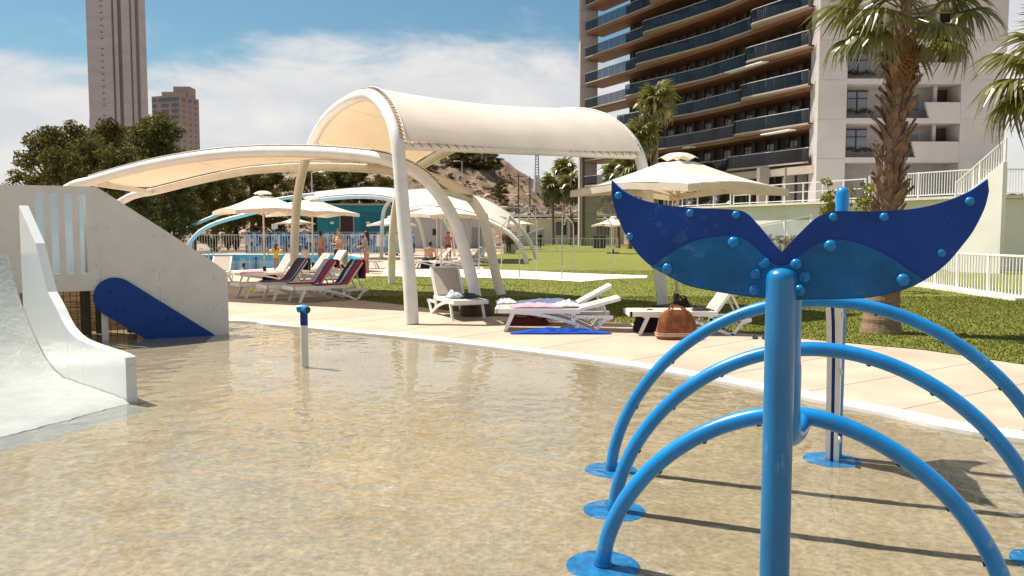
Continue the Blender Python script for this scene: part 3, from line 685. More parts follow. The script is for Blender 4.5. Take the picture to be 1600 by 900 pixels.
for k in range(9):
    z = AT(1300, 247, BY).z - 0.05 + 3.1 * (k - 0)
    for a_, c_ in ((BX, xL), (xR, bxp(1560))): MB().box(((a_ + c_) / 2, BY - 0.006, z), (c_ - a_ - .02, 0.02, 0.05)).build('joint', joint, hotel)
    MB().box(((xL + xR) / 2, BY + 1.0, z - 0.1), (xR - xL - 0.01, 1.99, 0.42)).build('loggia_slab', concrete_w, hotel)
    w = MB().box(((bxp(1331) + bxp(1364)) / 2, BY + 1.97, z + 1.75), (bxp(1364) - bxp(1331), 0.1, 1.6)).build('window', win_glass, hotel)
    b = MB(); xc = (bxp(1331) + bxp(1364)) / 2; ww = bxp(1364) - bxp(1331)
    b.box((xc, BY + 1.9, z + 2.55), (ww + .1, 0.08, 0.1)); b.box((xc, BY + 1.9, z + 1.95), (ww, 0.08, 0.08)); b.box((xc, BY + 1.9, z + 1.75), (0.09, 0.08, 1.6)); b.box((xc - ww / 2, BY + 1.9, z + 1.75), (0.09, 0.08, 1.6)); b.build('frame', rubber, w)
    V, Fc = leaf_quads([(xc - 24.3 - .6 + 0.35 * j, BY + 1.6 - 65.6, z + 0.95 - 0.06 * (j % 3)) for j in range(6)], [0.28] * 6, 500, 0.09, k)
    put('window_plants', crown_mesh('window_plants', V, Fc, plant_m), plant_m, hotel)
    s_ = 1425 if k % 2 == 0 else 1444
    xs = bxp(s_); b = MB(); b.prism([(0, 0), (xR - xs - .01, 0), (xR - xs - .01, 1.25), (-0.35, 1.25)], (xs, BY + .12, z + 0.11), (1, 0, 0), (0, 0, 1), (0, 1, 0), 0.22); b.build('parapet', concrete_w, hotel)
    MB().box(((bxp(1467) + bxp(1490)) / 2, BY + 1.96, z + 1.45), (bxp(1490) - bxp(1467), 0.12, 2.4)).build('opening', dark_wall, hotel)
    MB().box((bxp(1463), BY + 1.2, z + 1.5), (0.28, 0.28, 2.8)).build('post', concrete_w, hotel)
    MB().box((bxp(1438), BY + 1.95, z + 1.6), (0.75, 0.1, 1.1)).build('window', dark_glass, hotel)
# open ground storey
for px in (1195, 1235, 1255): MB().box((bxp(px) * 1.04, BY * 1.04 + 1, 5.4), (0.8, 0.8, 3.4)).build('ground_column', M('column_grey', (0.22, 0.19, 0.17), 0.8), hotel)
MB().bar((15.0, 85, FLOORS[0] - 0.55), (24.6, 65.0, FLOORS[0] - 0.55), 0.5, 0.65).build('ground_beam', cream_slab, hotel)

# ------------------------------------------------------------------ raised terrace, its walls and rails
ter = thing('terrace_podium', 'white rendered terrace podium in front of the hotel', 'terrace', (16, 50, 0))
TZ = 3.05
pl_ = [(10.5, 50), (12.5, 46), (19.5, 34), (60, 34), (60, 110), (10.5, 64)]
b = MB(); kk = len(pl_); b.add([(x, y, -0.1) for x, y in pl_] + [(x, y, TZ) for x, y in pl_], [tuple(range(kk))[::-1], tuple(range(kk, 2 * kk))] + [(i, (i + 1) % kk, kk + (i + 1) % kk, kk + i) for i in range(kk)])
b.build('wall', render_w, ter)
for a_, c_ in zip(pl_[:3], pl_[1:4]): MB().bar((a_[0], a_[1], TZ + .07), (c_[0], c_[1], TZ + .07), 0.5, 0.12).build('coping', pave_m, ter)
def railing(name, label, pts, hgt, mode, group=None, step=1.6, mat=None, bar=0.12):
    mat = mat or white_paint; pts = [Vector(p_) for p_ in pts]
    o = thing(name, label, 'railing' if 'rail' in name else 'fence', pts[0], 0, group)
    for a, c in zip(pts, pts[1:]):
        L = (c - a).length; nseg = max(1, round(L / step)); up = Vector((0, 0, 1))
        MB().bar(a + up * hgt, c + up * hgt, 0.05, 0.05).build('top_rail', mat, o)
        MB().bar(a + up * 0.1, c + up * 0.1, 0.04, 0.04).build('bottom_rail', mat, o)
        if mode == 'tube': MB().bar(a + up * hgt * .55, c + up * hgt * .55, 0.04, 0.04).build('middle_rail', mat, o)
        for i in range(nseg + 1):
            p_ = a.lerp(c, i / nseg)
            if i or a == pts[0]: MB().box((p_.x, p_.y, p_.z + (hgt + .04) / 2), (0.06, 0.06, hgt + .04)).build('post', mat, o)
            if mode == 'glass' and i < nseg:
                q = a.lerp(c, (i + 1) / nseg); d_ = (q - p_) * 0.04
                MB().bar(p_ + d_ + up * hgt * .53, q - d_ + up * hgt * .53, 0.012, hgt * .8).build('glass_pane', clear_glass, o)
        if mode == 'bars':
            b = MB(); nb = int(L / bar)
            for i in range(nb):
                p_ = a.lerp(c, (i + .5) / nb); b.box((p_.x, p_.y, p_.z + hgt / 2 + .05), (0.024, 0.024, hgt - .1))
            x = b.build('bars', mat, o); x['kind'] = 'stuff'
    return o
ZR = TZ + .13
railing('glass_railing', 'glass balustrade along the podium edge behind the large parasol', [(10.6, 56, ZR), (10.6, 50, ZR), (12.5, 46, ZR)], 1.05, 'glass')
railing('ramp_railing', 'white tubular railing on the podium wall, above the notch of the whale tail', [(12.62, 45.8, ZR), (16.9, 38.5, ZR)], 1.0, 'tube', step=1.2)
railing('stair_railing', 'low glass balustrade climbing in front of the podium wall', [(11.6, 37.6, 1.0), (13.6, 36.4, 1.45)], 0.95, 'glass', step=1.1)
MB().prism([(0, 0), (2.4, 0), (2.4, 1.5), (0, 1.0)], (11.5, 37.8, 0), Vector((2.0, -1.2, 0)).normalized(), (0, 0, 1), Vector((1.2, 2.0, 0)).normalized(), 0.3).build('planter_wall', render_w)
tag(bpy.data.objects['planter_wall'], 'low white planter wall under the climbing glass balustrade', 'wall')
railing('terrace_railing', 'white barred terrace railing right of the big palm trunk', [(17.0, 38.3, ZR), (19.5, 34, ZR), (26, 34, ZR)], 1.1, 'bars', step=2.0)
railing('stair_rail', 'white stair railing climbing at the right edge above the terrace', [(18.2, 33.0, 2.7), (19.2, 31.4, 4.3)], 0.95, 'bars', step=1.0)
MB().prism([(0, 0), (2.0, 0), (2.0, 4.35), (0, 2.65)], (18.15, 33.1, 0), Vector((1.0, -1.6, 0)).normalized(), (0, 0, 1), Vector((-1.6, -1.0, 0)).normalized(), 0.3).build('stair_wall', render_w)
tag(bpy.data.objects['stair_wall'], 'white stair wall under the climbing railing at the right edge', 'wall')
railing('lawn_fence', 'white barred garden fence beside the lawn at the right edge', [tuple(G(1432, 445)), tuple(G(1495, 455)), tuple(G(1600, 470))], 1.05, 'bars', step=1.5, bar=0.14)
b = MB(); a_, c_ = G(1425, 446), G(1600, 471.5); b.bar((a_.x, a_.y, 0.04), (c_.x, c_.y, 0.04), 0.4, 0.09); tag(b.build('kerb', pave_m), kind='structure')

# ------------------------------------------------------------------ low white buildings across the lawn
Y = 112.0
lb = thing('poolside_building', 'low white poolside building with dark glazing behind the palms', 'building', (xa(880, Y), Y, 0))
z1, z0 = AT(800, 339, Y).z, 0
MB().box((xa(885, Y), Y + 4, z1 / 2 - 0.25), (xa(975, Y) - xa(795, Y), 7.6, z1 + .5 - 0.5)).build('wall', render_w, lb)
MB().box((xa(885, Y), Y + 3.4, z1 + 0.12), (xa(978, Y) - xa(792, Y), 9, 0.25)).build('roof', render_w, lb)
for px0, px1 in ((869, 884), (895, 921), (927, 951)):
    w = MB().box(((xa(px0, Y) + xa(px1, Y)) / 2, Y + 0.18, (AT(0, 347, Y).z + AT(0, 367, Y).z) / 2), (xa(px1, Y) - xa(px0, Y), 0.12, AT(0, 347, Y).z - AT(0, 367, Y).z)).build('window', dark_glass, lb)
    b = MB()
    for i in range(5): b.box((xa(px0 + (px1 - px0) * i / 4, Y), Y + 0.09, (AT(0, 347, Y).z + AT(0, 367, Y).z) / 2), (0.07, 0.06, AT(0, 347, Y).z - AT(0, 367, Y).z))
    b.build('mullion', M('mullion', (0.12, 0.1, 0.09), 0.5), w)
MB().box((xa(825, Y), Y + .18, AT(0, 359, Y).z), (0.4, 0.12, 1.3)).build('window', dark_glass, lb)
for px in (889, 924, 954): MB().box((xa(px, Y), Y - 0.3, z1 / 2 - .1), (0.45, 0.45, z1 - .25)).build('pillar', render_w, lb)
railing('roof_railing', 'grey balustrade on the roof of the low white building', [(xa(790, Y), Y - .5, z1 + .25), (xa(975, Y), Y - .5, z1 + .25)], 1.1, 'bars', step=2.2, mat=alu, bar=0.22)
MB().prism([(0, 0), (6, 0), (6, 2.2), (0, 0.3)], (xa(775, 100), 100, 0), (1, 0, 0), (0, 0, 1), (0, 1, 0), 3.0).build('ramp', M('grey_ramp', (0.42, 0.40, 0.40), 0.8)); tag(bpy.data.objects['ramp'], 'grey ramp leading up beside the low white building', 'ramp')
Y = 84.0
sb = thing('service_building', 'low grey white service building behind the far loungers', 'building', (xa(700, Y), Y, 0))
MB().box((xa(702, Y), Y + 3, 1.6), (xa(765, Y) - xa(640, Y), 6, 3.2)).build('wall', M('pale_grey_wall', (0.55, 0.53, 0.52), 0.8), sb)
MB().box((xa(702, Y), Y + 3, 3.28), (xa(765, Y) - xa(640, Y) + .4, 6.4, 0.16)).build('roof', render_w, sb)
MB().box((xa(679, Y), Y - .04, 1.7), (0.35, 0.1, 0.65)).build('wall_box', rubber, sb)
MB().box((xa(745, Y), Y - .04, 1.1), (1.0, 0.1, 2.1)).build('door', M('door_grey', (0.28, 0.28, 0.29), 0.5), sb)

# bar: teal block, mosaic counter wall
Y = 70.0
bar = thing('pool_bar', 'teal painted pool bar with a dark doorway and oval wall lamps', 'building', (xa(548, Y), Y, 0))
zt = 4.0
MB().box((xa(548, Y), Y + 3, zt / 2), (xa(599, Y) - xa(496, Y), 6, zt)).build('wall', teal_wall, bar)
MB().box((xa(548, Y), Y + 3, zt + .08), (xa(602, Y) - xa(492, Y), 6.4, 0.16)).build('roof', cream_slab, bar)
dw = MB().box((xa(543, Y), Y - 0.03, 1.6), (1.05, 0.1, 2.9)).build('door', M('dark_red_door', (0.035, 0.008, 0.006), 0.6), bar)
b = MB(); b.box((xa(543, Y) - .6, Y - 0.06, 1.65), (0.1, 0.1, 3.0)); b.box((xa(543, Y) + .6, Y - 0.06, 1.65), (0.1, 0.1, 3.0)); b.box((xa(543, Y), Y - 0.06, 3.12), (1.1, 0.1, 0.1)); b.build('frame', cream_slab, dw)
MB().box((xa(582, Y), Y - 0.03, 1.8), (1.9, 0.08, 3.2)).build('shutter', M('teal_shutter', (0.004, 0.12, 0.16), 0.6), bar)
for px in (520, 576): b = MB(); b.ball((xa(px, Y), Y - .1, AT(px, 348, Y).z), (0.2, 0.12, 0.12)); b.build('wall_lamp', white_paint, bar, smooth=True)
Y = 63.0
mw = thing('mosaic_wall', 'counter wall clad in blue and white mosaic behind the pool fence', 'wall', (xa(510, Y), Y, 0))
mx0, mx1, mz = xa(384, Y), xa(645, Y), 1.62
MB().box(((mx0 + mx1) / 2, Y + .2, mz / 2), (mx1 - mx0, 0.36, mz)).build('wall', M('mosaic_grout', (0.35, 0.40, 0.46), 0.8), mw)
tiles = [M('tile_%s' % nme, c_, 0.3, 0.1, 4) for nme, c_ in (('pale', (0.36, 0.44, 0.52)), ('sky', (0.12, 0.30, 0.46)), ('royal', (0.03, 0.14, 0.42)), ('navy', (0.012, 0.03, 0.12)), ('grey', (0.22, 0.24, 0.30)))]
bs = [MB() for _ in tiles]; x = mx0
while x < mx1:
    w_ = R.choice((0.16, 0.22, 0.28)); z = 0.02
    while z < mz - .05:
        hh = min(R.choice((0.2, 0.32, 0.45, 0.55)), mz - z); c_ = R.choices(range(5), (3, 3, 3, 3, 2))[0]
        bs[c_].box((x + w_ / 2, Y + .01, z + hh / 2), (w_ - .015, 0.05, hh - .015)); z += hh
    x += w_
for q, t_ in zip(bs, tiles): o = q.build('mosaic_tiles', t_, mw); o['kind'] = 'stuff'
MB().box(((mx0 + mx1) / 2, Y + .2, mz + .04), (mx1 - mx0 + .1, 0.6, 0.07)).build('counter_top', M('counter', (0.16, 0.22, 0.26), 0.4), mw)
railing('pool_fence', 'white barred fence behind the swimming pool', [(xa(255, 61), 61, 0), (xa(390, 61), 61, 0), (xa(622, 61), 61, 0)], 1.45, 'bars', step=2.4, bar=0.20)
railing('meadow_fence', 'thin pale wire fence across the far lawn below the palms', [(xa(775, 65), 65, 0), (xa(965, 65), 65, 0)], 1.15, 'bars', step=4.0, mat=M('wire_pale', (0.62, 0.58, 0.45), 0.6), bar=0.26)
sg = thing('notice_board', 'blank white notice fixed to the pool fence behind the standing woman', 'sign', (xa(594, 60.8), 60.8, 0))
MB().box((xa(594.5, 60.8), 60.85, 1.0), (0.62, 0.02, 0.85)).build('board', white_paint, sg); MB().box((xa(594.5, 60.8), 60.87, 0.6), (0.05, 0.02, 1.2)).build('post', white_paint, sg)
sg = thing('menu_sign', 'small blank white sign standing on the mosaic counter', 'sign', (xa(430, 63.2), 63.2, mz + .08))
MB().box((xa(430, 63.2), 63.2, mz + .5), (0.48, 0.03, 0.40)).build('board', white_paint, sg); MB().box((xa(430, 63.2), 63.2, mz + .2), (0.05, 0.05, 0.25)).build('stand', alu, sg)

# ------------------------------------------------------------------ tensile canopies
def canopy(name, label, A, B, fa, fb, r, lift, seg=6, nfab=28, group=None, mats=None):
    # A, B: control points of the two arched tubes; fa, fb: index ranges of the controls between which the cloth spans
    mA, mB = mats or (cream_steel, cream_steel)
    a, b_ = catmull(A, seg), catmull(B, seg)
    o = thing(name, label, 'canopy', (A[0].x, A[0].y, 0), 0, group)
    MB().tube(a, r, 16).build('arch_tube', mA, o, smooth=True); MB().tube(b_, r, 16).build('arch_tube', mB, o, smooth=True)
    ra, rb = resample(a[int(fa[0] * seg):int(fa[1] * seg) + 1], nfab + 1), resample(b_[int(fb[0] * seg):int(fb[1] * seg) + 1], nfab + 1)
    def nor(q, i, oth):
        t_ = q[min(i + 1, nfab)] - q[max(i - 1, 0)]; n_ = t_.cross(oth[i] - q[i]).normalized(); return n_ if n_.z >= -0.3 and n_.z + 1e-6 > -abs(n_.z) * 0 else n_
    mid = sum((x for x in ra + rb), Vector()) / (2 * len(ra)); mid.z = 0.5
    def up(i):
        t_ = (ra[min(i + 1, nfab)] - ra[max(i - 1, 0)]); n_ = t_.cross(rb[i] - ra[i]).normalized()
        return n_ if n_.dot((ra[i] + rb[i]) / 2 - mid) > 0 else -n_
    ups = [up(i) for i in range(nfab + 1)]
    W = (rb[nfab // 2] - ra[nfab // 2]).length; e = 0.09 / W
    def surf(u, v):
        i = min(nfab, int(round(u * nfab))); vv = e + (1 - 2 * e) * v
        return ra[i].lerp(rb[i], vv) + ups[i] * (lift - 0.10 * math.sin(math.pi * vv) * 1.0)
    f = MB().grid(surf, nfab, 10); fo = f.build('fabric', fabric, o, smooth=True)
    for i in (int(nfab * .3), int(nfab * .5), int(nfab * .7)):
        sp_ = [Vector(surf(i / nfab, k / 10)) + ups[i] * 0.004 for k in range(11)]; sd_ = (ra[i + 1] - ra[i - 1]).normalized() * 0.016
        MB().add([p_ - sd_ for p_ in sp_] + [p_ + sd_ for p_ in sp_], [(k, k + 1, 12 + k, 11 + k) for k in range(10)]).build('seam', fabric, fo, smooth=True)
    for i, nm in ((0, 'edge_beam'), (nfab, 'edge_beam')):
        MB().tube([ra[i].lerp(rb[i], k / 6) - ups[i] * 0.02 for k in range(7)], r * 0.62, 12).build(nm, mA, o, smooth=True)
    lace = MB()
    for side, q in ((0, ra), (1, rb)):
        pts = []
        fine = resample(q, int(len(q) * 3)); nf = len(fine)
        for j in range(nf - 1):
            u = j / (nf - 1); i = min(nfab, int(u * nfab)); d_ = (rb[i] - ra[i]).normalized() * (1 if side == 0 else -1)
            p0 = fine[j] + ups[i] * (lift + .012) + d_ * 0.10; p1 = fine[j + 1] + ups[i] * (lift * 0.9) + d_ * 0.02
            lace.tube([p0, p1], 0.008, 4)
        for i in range(nfab + 1):
            d_ = (rb[i] - ra[i]).normalized() * (1 if side == 0 else -1); pts.append(q[i] + ups[i] * (lift + .012) + d_ * 0.10)
        MB().tube(pts, 0.013, 6).build('hem_cable', cream_steel, fo)
    for i in (0, nfab):
        base = [ra[i].lerp(rb[i], k / 30) for k in range(31)]; inn = (ra[1] - ra[0]).normalized() if i == 0 else (ra[nfab - 1] - ra[nfab]).normalized()
        for k in range(1, 30): lace.tube([base[k] + ups[i] * (lift * .9 - .09 * math.sin(math.pi * k / 30)) + inn * .02, base[k].lerp(base[min(30, k + 1)], .6) + ups[i] * 0.03 - inn * .05], 0.008, 4)
    x = lace.build('lacing', cord_dark, fo); x['kind'] = 'stuff'
    return o
# tall vault over the loungers
Ab, Al = Vector((-1.76, 14.0, 0)), Vector((-6.26, 23.0, 0)); dA = (Al - Ab)
A_px = [(640, 440), (634, 380), (629, 320), (624, 255), (619.5, 215), (611, 187), (598, 164), (579, 149), (560, 151), (540, 160), (520, 175), (505, 192), (494, 210), (486, 228), (475, 258), (467, 295), (462, 340), (460, 400)]
A = [Ab] + [ONPLANE(x, y, Ab, dA) for x, y in A_px] + [Al]
Bb, Bl = Vector((3.19, 16.8, 0)), Vector((-3.76, 25.0, 0)); dB = Bl - Bb
B_px = [(1031, 430), (1022, 370), (1012, 310), (1003, 258), (994, 232), (980, 212), (962, 196), (938, 185), (905, 180), (860, 184), (810, 195), (755, 212), (706, 233), (657, 260), (634, 281), (621, 310), (614, 360), (612, 410)]
B = [Bb] + [ONPLANE(x, y, Bb, dB) for x, y in B_px] + [Bl]
canopy('vault_canopy', 'tall cream vaulted shade canopy on two arched tubes over the lawn', A, B, (4.75, 14.0), (4.6, 14.2), 0.122, 0.155)
# long low canopy in front of the pines
dC = Vector((-0.898, 0.438, 0)); Cb = Vector((-0.66, 15.75, 0))
C_px = [(739, 445), (728, 400), (714, 355), (698, 322), (676, 292), (652, 271), (624, 257), (590, 247), (540, 241), (490, 238), (440, 237), (390, 238), (340, 241.5), (290, 248), (240, 257), (190, 269), (145, 282), (105, 295)]
Cc = [Cb] + [ONPLANE(x, y, Cb, dC) for x, y in C_px]
Cc += [Cc[-1] + dC * 1.5 + Vector((0, 0, -0.75)), Cc[-1] + dC * 2.5 + Vector((0, 0, -1.75)), Vector((Cc[-1].x, Cc[-1].y, 0)) + dC * 3.0]
Db = Vector((-0.28, 20.6, 0)); dD = Vector((-0.9, 0.43, 0))
D_px = [(774, 425), (766, 385), (757, 347), (747, 326), (735, 311), (715, 297), (690, 285), (660, 276), (620, 268), (570, 263), (520, 261), (470, 261), (420, 264), (380, 268), (335, 276.5), (293, 286), (245, 298), (200, 309)]
Dd = [Db] + [ONPLANE(x, y, Db, dD) for x, y in D_px]
Dd += [Dd[-1] + dD * 1.5 + Vector((0, 0, -0.75)), Dd[-1] + dD * 2.5 + Vector((0, 0, -1.75)), Vector((Dd[-1].x, Dd[-1].y, 0)) + dD * 3.0]
canopy('low_canopy', 'long low cream shade canopy on two flat arched tubes, in front of the pines', Cc, Dd, (5.0, 17.2), (5.0, 17.3), 0.122, 0.15, nfab=36)
# far canopies by the swimming pool
def plane_arch(b0, b1, px): d_ = (b1 - b0); return [b0] + [ONPLANE(x, y, b0, d_) for x, y in px] + [b1]
sky_tint_steel = M('sky_tinted_steel', (0.70, 0.735, 0.73), 0.4, 0.05, 2)  # white tube with the blue of reflected sky and pool put into its colour
f0, f1 = Vector((xa(294, 46), 46, 0)), Vector((xa(668, 49), 49, 0))
A2 = plane_arch(f0, f1, [(295, 385), (302, 372), (318, 358), (345, 346), (390, 334), (440, 322), (500, 312), (560, 307.5), (605, 311), (632, 321), (648, 335), (658, 358)])
f2, f3 = Vector((xa(270, 52), 52, 0)), Vector((xa(710, 55), 55, 0))
B2 = plane_arch(f2, f3, [(271, 378), (277, 369), (290, 358), (320, 344), (360, 329), (430, 312), (505, 302), (575, 296), (630, 300), (665, 315), (690, 338), (704, 362)])
canopy('pool_canopy', 'far cream canopy with arched legs, the front one tinted as if reflecting sky, beside the swimming pool', A2, B2, (6.9, 9.6), (6.9, 9.6), 0.115, 0.15, mats=(sky_tint_steel, cream_steel))
f0, f1 = Vector((xa(612, 44), 44, 0)), Vector((xa(823, 41), 41, 0))
A3 = plane_arch(f0, f1, [(614, 370), (622, 345), (640, 330), (670, 326), (710, 330), (750, 341), (785, 357), (806, 375), (818, 394)])
f2, f3 = Vector((xa(596, 52), 52, 0)), Vector((xa(838, 49), 49, 0))
B3 = plane_arch(f2, f3, [(598, 340), (606, 318), (624, 304), (655, 299), (700, 300), (750, 312), (790, 334), (815, 358), (831, 384)])
canopy('far_canopy', 'far bright cream canopy behind the outdoor showers', A3, B3, (2.6, 7.2), (2.6, 7.2), 0.125, 0.15)

# ------------------------------------------------------------------ parasols
pole_m = M('parasol_pole', (0.66, 0.57, 0.44), 0.5, 0.05, 3)
def parasol(base, half, rim, apex, rz, label, group='square cream parasols', detail=True):
    o = thing('parasol', label, 'parasol', base, rz, group)
    MB().tube([(0, 0, 0), (0, 0, apex - .1)], 0.032, 10).build('pole', pole_m, o, local=True, smooth=True)
    b = MB(); b.box((0, 0, 0.05), (0.7, 0.7, 0.1)); b.lathe([(0.07, 0.1), (0.06, 0.35)], 10); b.build('base', rubber, o, local=True)
    cs = [(half, half), (-half, half), (-half, -half), (half, -half)]; b = MB(); n = 8; top = 0.16
    for k in range(4):
        a, c = Vector((*cs[k], rim)), Vector((*cs[(k + 1) % 4], rim)); t0 = Vector((0, 0, apex))
        def fn(u, v, a=a, c=c):
            e_ = a.lerp(c, u) + Vector((0, 0, 0.10 * math.sin(math.pi * u))); e_ *= 1 - 0.025 * math.sin(math.pi * u) * 0; w_ = top + (1 - top) * v
            p_ = t0.lerp(e_, w_); return p_ + Vector((0, 0, -0.10 * math.sin(math.pi * w_) * (0.6 + 0.4 * math.sin(math.pi * u))))
        b.grid(fn, n, 8)
        b.add([fn(0, 1), fn(.5, 1), fn(1, 1), fn(1, 1) - Vector((0, 0, .13)), fn(.5, 1) - Vector((0, 0, .13)), fn(0, 1) - Vector((0, 0, .13))], [(0, 1, 4, 5), (1, 2, 3, 4)])
    cl = b.build('canvas', umb_cloth, o, local=True, smooth=True)
    b = MB()
    for k in range(4):
        a, c = Vector((*cs[k], 0)) * 0.19, Vector((*cs[(k + 1) % 4], 0)) * 0.19; t0 = Vector((0, 0, apex + .045))
        b.grid(lambda u, v, a=a, c=c: t0.lerp(a.lerp(c, u) + Vector((0, 0, apex - .075 + .03 * math.sin(math.pi * u * 3))), v) + Vector((0, 0, 0.035 * math.sin(math.pi * v))) , 6, 4)
    b.build('vent_cap', umb_cloth, cl, local=True, smooth=True)
    if detail:
        for k in range(8):
            e_ = Vector((*cs[k // 2], rim - .02)) if k % 2 == 0 else (Vector((*cs[k // 2], rim)) + Vector((*cs[(k // 2 + 1) % 4], rim))) / 2 + Vector((0, 0, 0.07))
            q = [Vector((0, 0, apex - .12)).lerp(e_, s_) + Vector((0, 0, -0.03 - 0.10 * math.sin(math.pi * s_))) for s_ in (0, .25, .5, .75, 1)]
            MB().tube(q, 0.016, 5).build('rib', pole_m, o, local=True)
            MB().tube([Vector((0, 0, rim - .15)), q[2]], 0.013, 5).build('strut', pole_m, o, local=True)
    return o
parasol((3.38, 16.4, 0.01), 1.55, 2.46, 3.17, math.radians(38), 'large cream parasol in front of the hotel, right of the vault canopy')
parasol((xa(413, 30), 30, 0), 1.45, 2.40, 3.12, math.radians(36), 'cream parasol over the loungers left of the pale canopy column')
parasol((xa(489, 34), 34, 0), 1.45, 2.40, 3.12, math.radians(40), 'cream parasol half hidden behind the pale canopy column, nearest the bar')
parasol((xa(683, 40), 40, 0), 1.5, 2.45, 3.05, math.radians(42), 'cream parasol over the far loungers left of the curved tube')
parasol((xa(734, 46), 46, 0), 1.5, 2.5, 3.1, math.radians(50), 'cream parasol behind the curved tube of the low canopy')
parasol((xa(462, 75), 75, 0), 1.35, 2.5, 3.05, math.radians(45), 'small far parasol behind the mosaic counter', detail=False)
parasol((xa(958, 62), 62, 0), 1.2, 2.2, 2.85, math.radians(45), 'far parasol by the white building, peeping out beside the whale tail', detail=False)
parasol((xa(808, 78), 78, 0), 1.4, 2.4, 2.95, math.radians(45), 'far parasol before the low white building, left of the palms', detail=False)
parasol((xa(612, 58), 58, 0), 1.3, 2.2, 2.8, math.radians(40), 'far parasol at the bar, behind the thin canopy leg', detail=False)

# ------------------------------------------------------------------ sun loungers
def lounger_parts():
    P = {}
    pts = [Vector(p_) for p_ in ((0.16, 0, 0.0), (0.29, 0, 0.30))]
    def side(y):
        b = MB(); up = (0, 1, 0)
        b.bar((0.13, y, 0.0), (0.27, y, 0.31), 0.055, 0.04, up=(0, 1, 0)); return b
    P['leg'] = side(0)
    b = MB(); arc = catmull([Vector(p_) for p_ in ((0.25, 0, 0.315), (0.62, 0, 0.285), (0.98, 0, 0.215), (1.28, 0, 0.125), (1.50, 0, 0.03), (1.60, 0, 0.0))], 4)
    for a, c in zip(arc, arc[1:]): b.bar(a, c + (c - a) * .1, 0.038, 0.05, up=(0, 0, 1))
    v = catmull([Vector(p_) for p_ in ((1.58, 0, 0.0), (1.66, 0, 0.10), (1.74, 0, 0.19), (1.86, 0, 0.235))], 4)
    for a, c in zip(v, v[1:]): b.bar(a, c + (c - a) * .1, 0.038, 0.05, up=(0, 0, 1))
    b.bar((1.22, 0, 0.245), (1.88, 0, 0.245), 0.036, 0.05); b.bar((1.24, 0, 0.12), (1.24, 0, 0.34), 0.036, 0.07, up=(1, 0, 0))
    P['side'] = b
    return P
LP = lounger_parts()
LOUNGERS = 'white resin sun loungers'
def lounger(px, py, heading, back, label, cloth_m=None, z=0.0, mat=None):
    """stands with its foot-end leg (near side) at the surveyed point; heading = direction of the head end; back = angle of the backrest"""
    q = G(px, py) if not isinstance(px, Vector) else px
    o = thing('sun_lounger', label, 'sun lounger', (q.x, q.y, z), heading, LOUNGERS); w = 0.62; mat = mat or sling
    for y in (0.0, w):
        for nm, bb in (('leg', LP['leg']), ('side_frame', LP['side'])):
            m = bb.mesh(nm); m.transform(Matrix.Translation((-0.13, y, 0))); put(nm, m, plastic, o)
    b = MB()
    for y in (0.0, w): b.bar((-0.15, y, 0.335), (1.22, y, 0.335), 0.045, 0.075)
    b.box((-0.14, w / 2, 0.335), (0.05, w + .045, 0.075)); b.box((1.20, w / 2, 0.33), (0.04, w - .045, 0.05)); b.box((0.10, w / 2, 0.28), (0.04, w - .05, 0.04))
    b.build('seat_frame', plastic, o, local=True)
    b = MB(); b.grid(lambda u, v: (-0.115 + 1.30 * u, 0.02 + (w - .04) * v, 0.372 - 0.018 * math.sin(math.pi * v)), 8, 4); b.grid(lambda u, v: (-0.115 + 1.30 * u, w - .02 - (w - .04) * v, 0.362 - 0.018 * math.sin(math.pi * v)), 8, 4)
    b.build('seat_sling', mat, o, local=True)
    ca, sa = math.cos(back), math.sin(back); X = lambda s_: (1.20 + s_ * ca, 0.355 + s_ * sa)
    b = MB()
    for y in (0.03, w - .03): b.bar((X(0)[0], y, X(0)[1]), (X(.68)[0], y, X(.68)[1]), 0.045, 0.05)
    b.bar((X(.67)[0], 0.03, X(.67)[1]), (X(.67)[0], w - .03, X(.67)[1]), 0.05, 0.05)
    bf = b.build('backrest_frame', plastic, o, local=True)
    b = MB(); b.grid(lambda u, v: (X(.02 + .63 * u)[0] - sa * .024, 0.05 + (w - .1) * v, X(.02 + .63 * u)[1] + ca * .024), 6, 4); b.grid(lambda u, v: (X(.02 + .63 * u)[0], w - .05 - (w - .1) * v, X(.02 + .63 * u)[1]), 6, 4)
    b.build('backrest_sling', mat, o, local=True)
    if back > 0.15:
        e_ = X(.42)
        for y in (0.12, w - .12): MB().bar((e_[0], y, e_[1] - .02), (min(1.66, e_[0] + .25), y, 0.25), 0.03, 0.03).build('back_support', plastic, o, local=True)
    return o
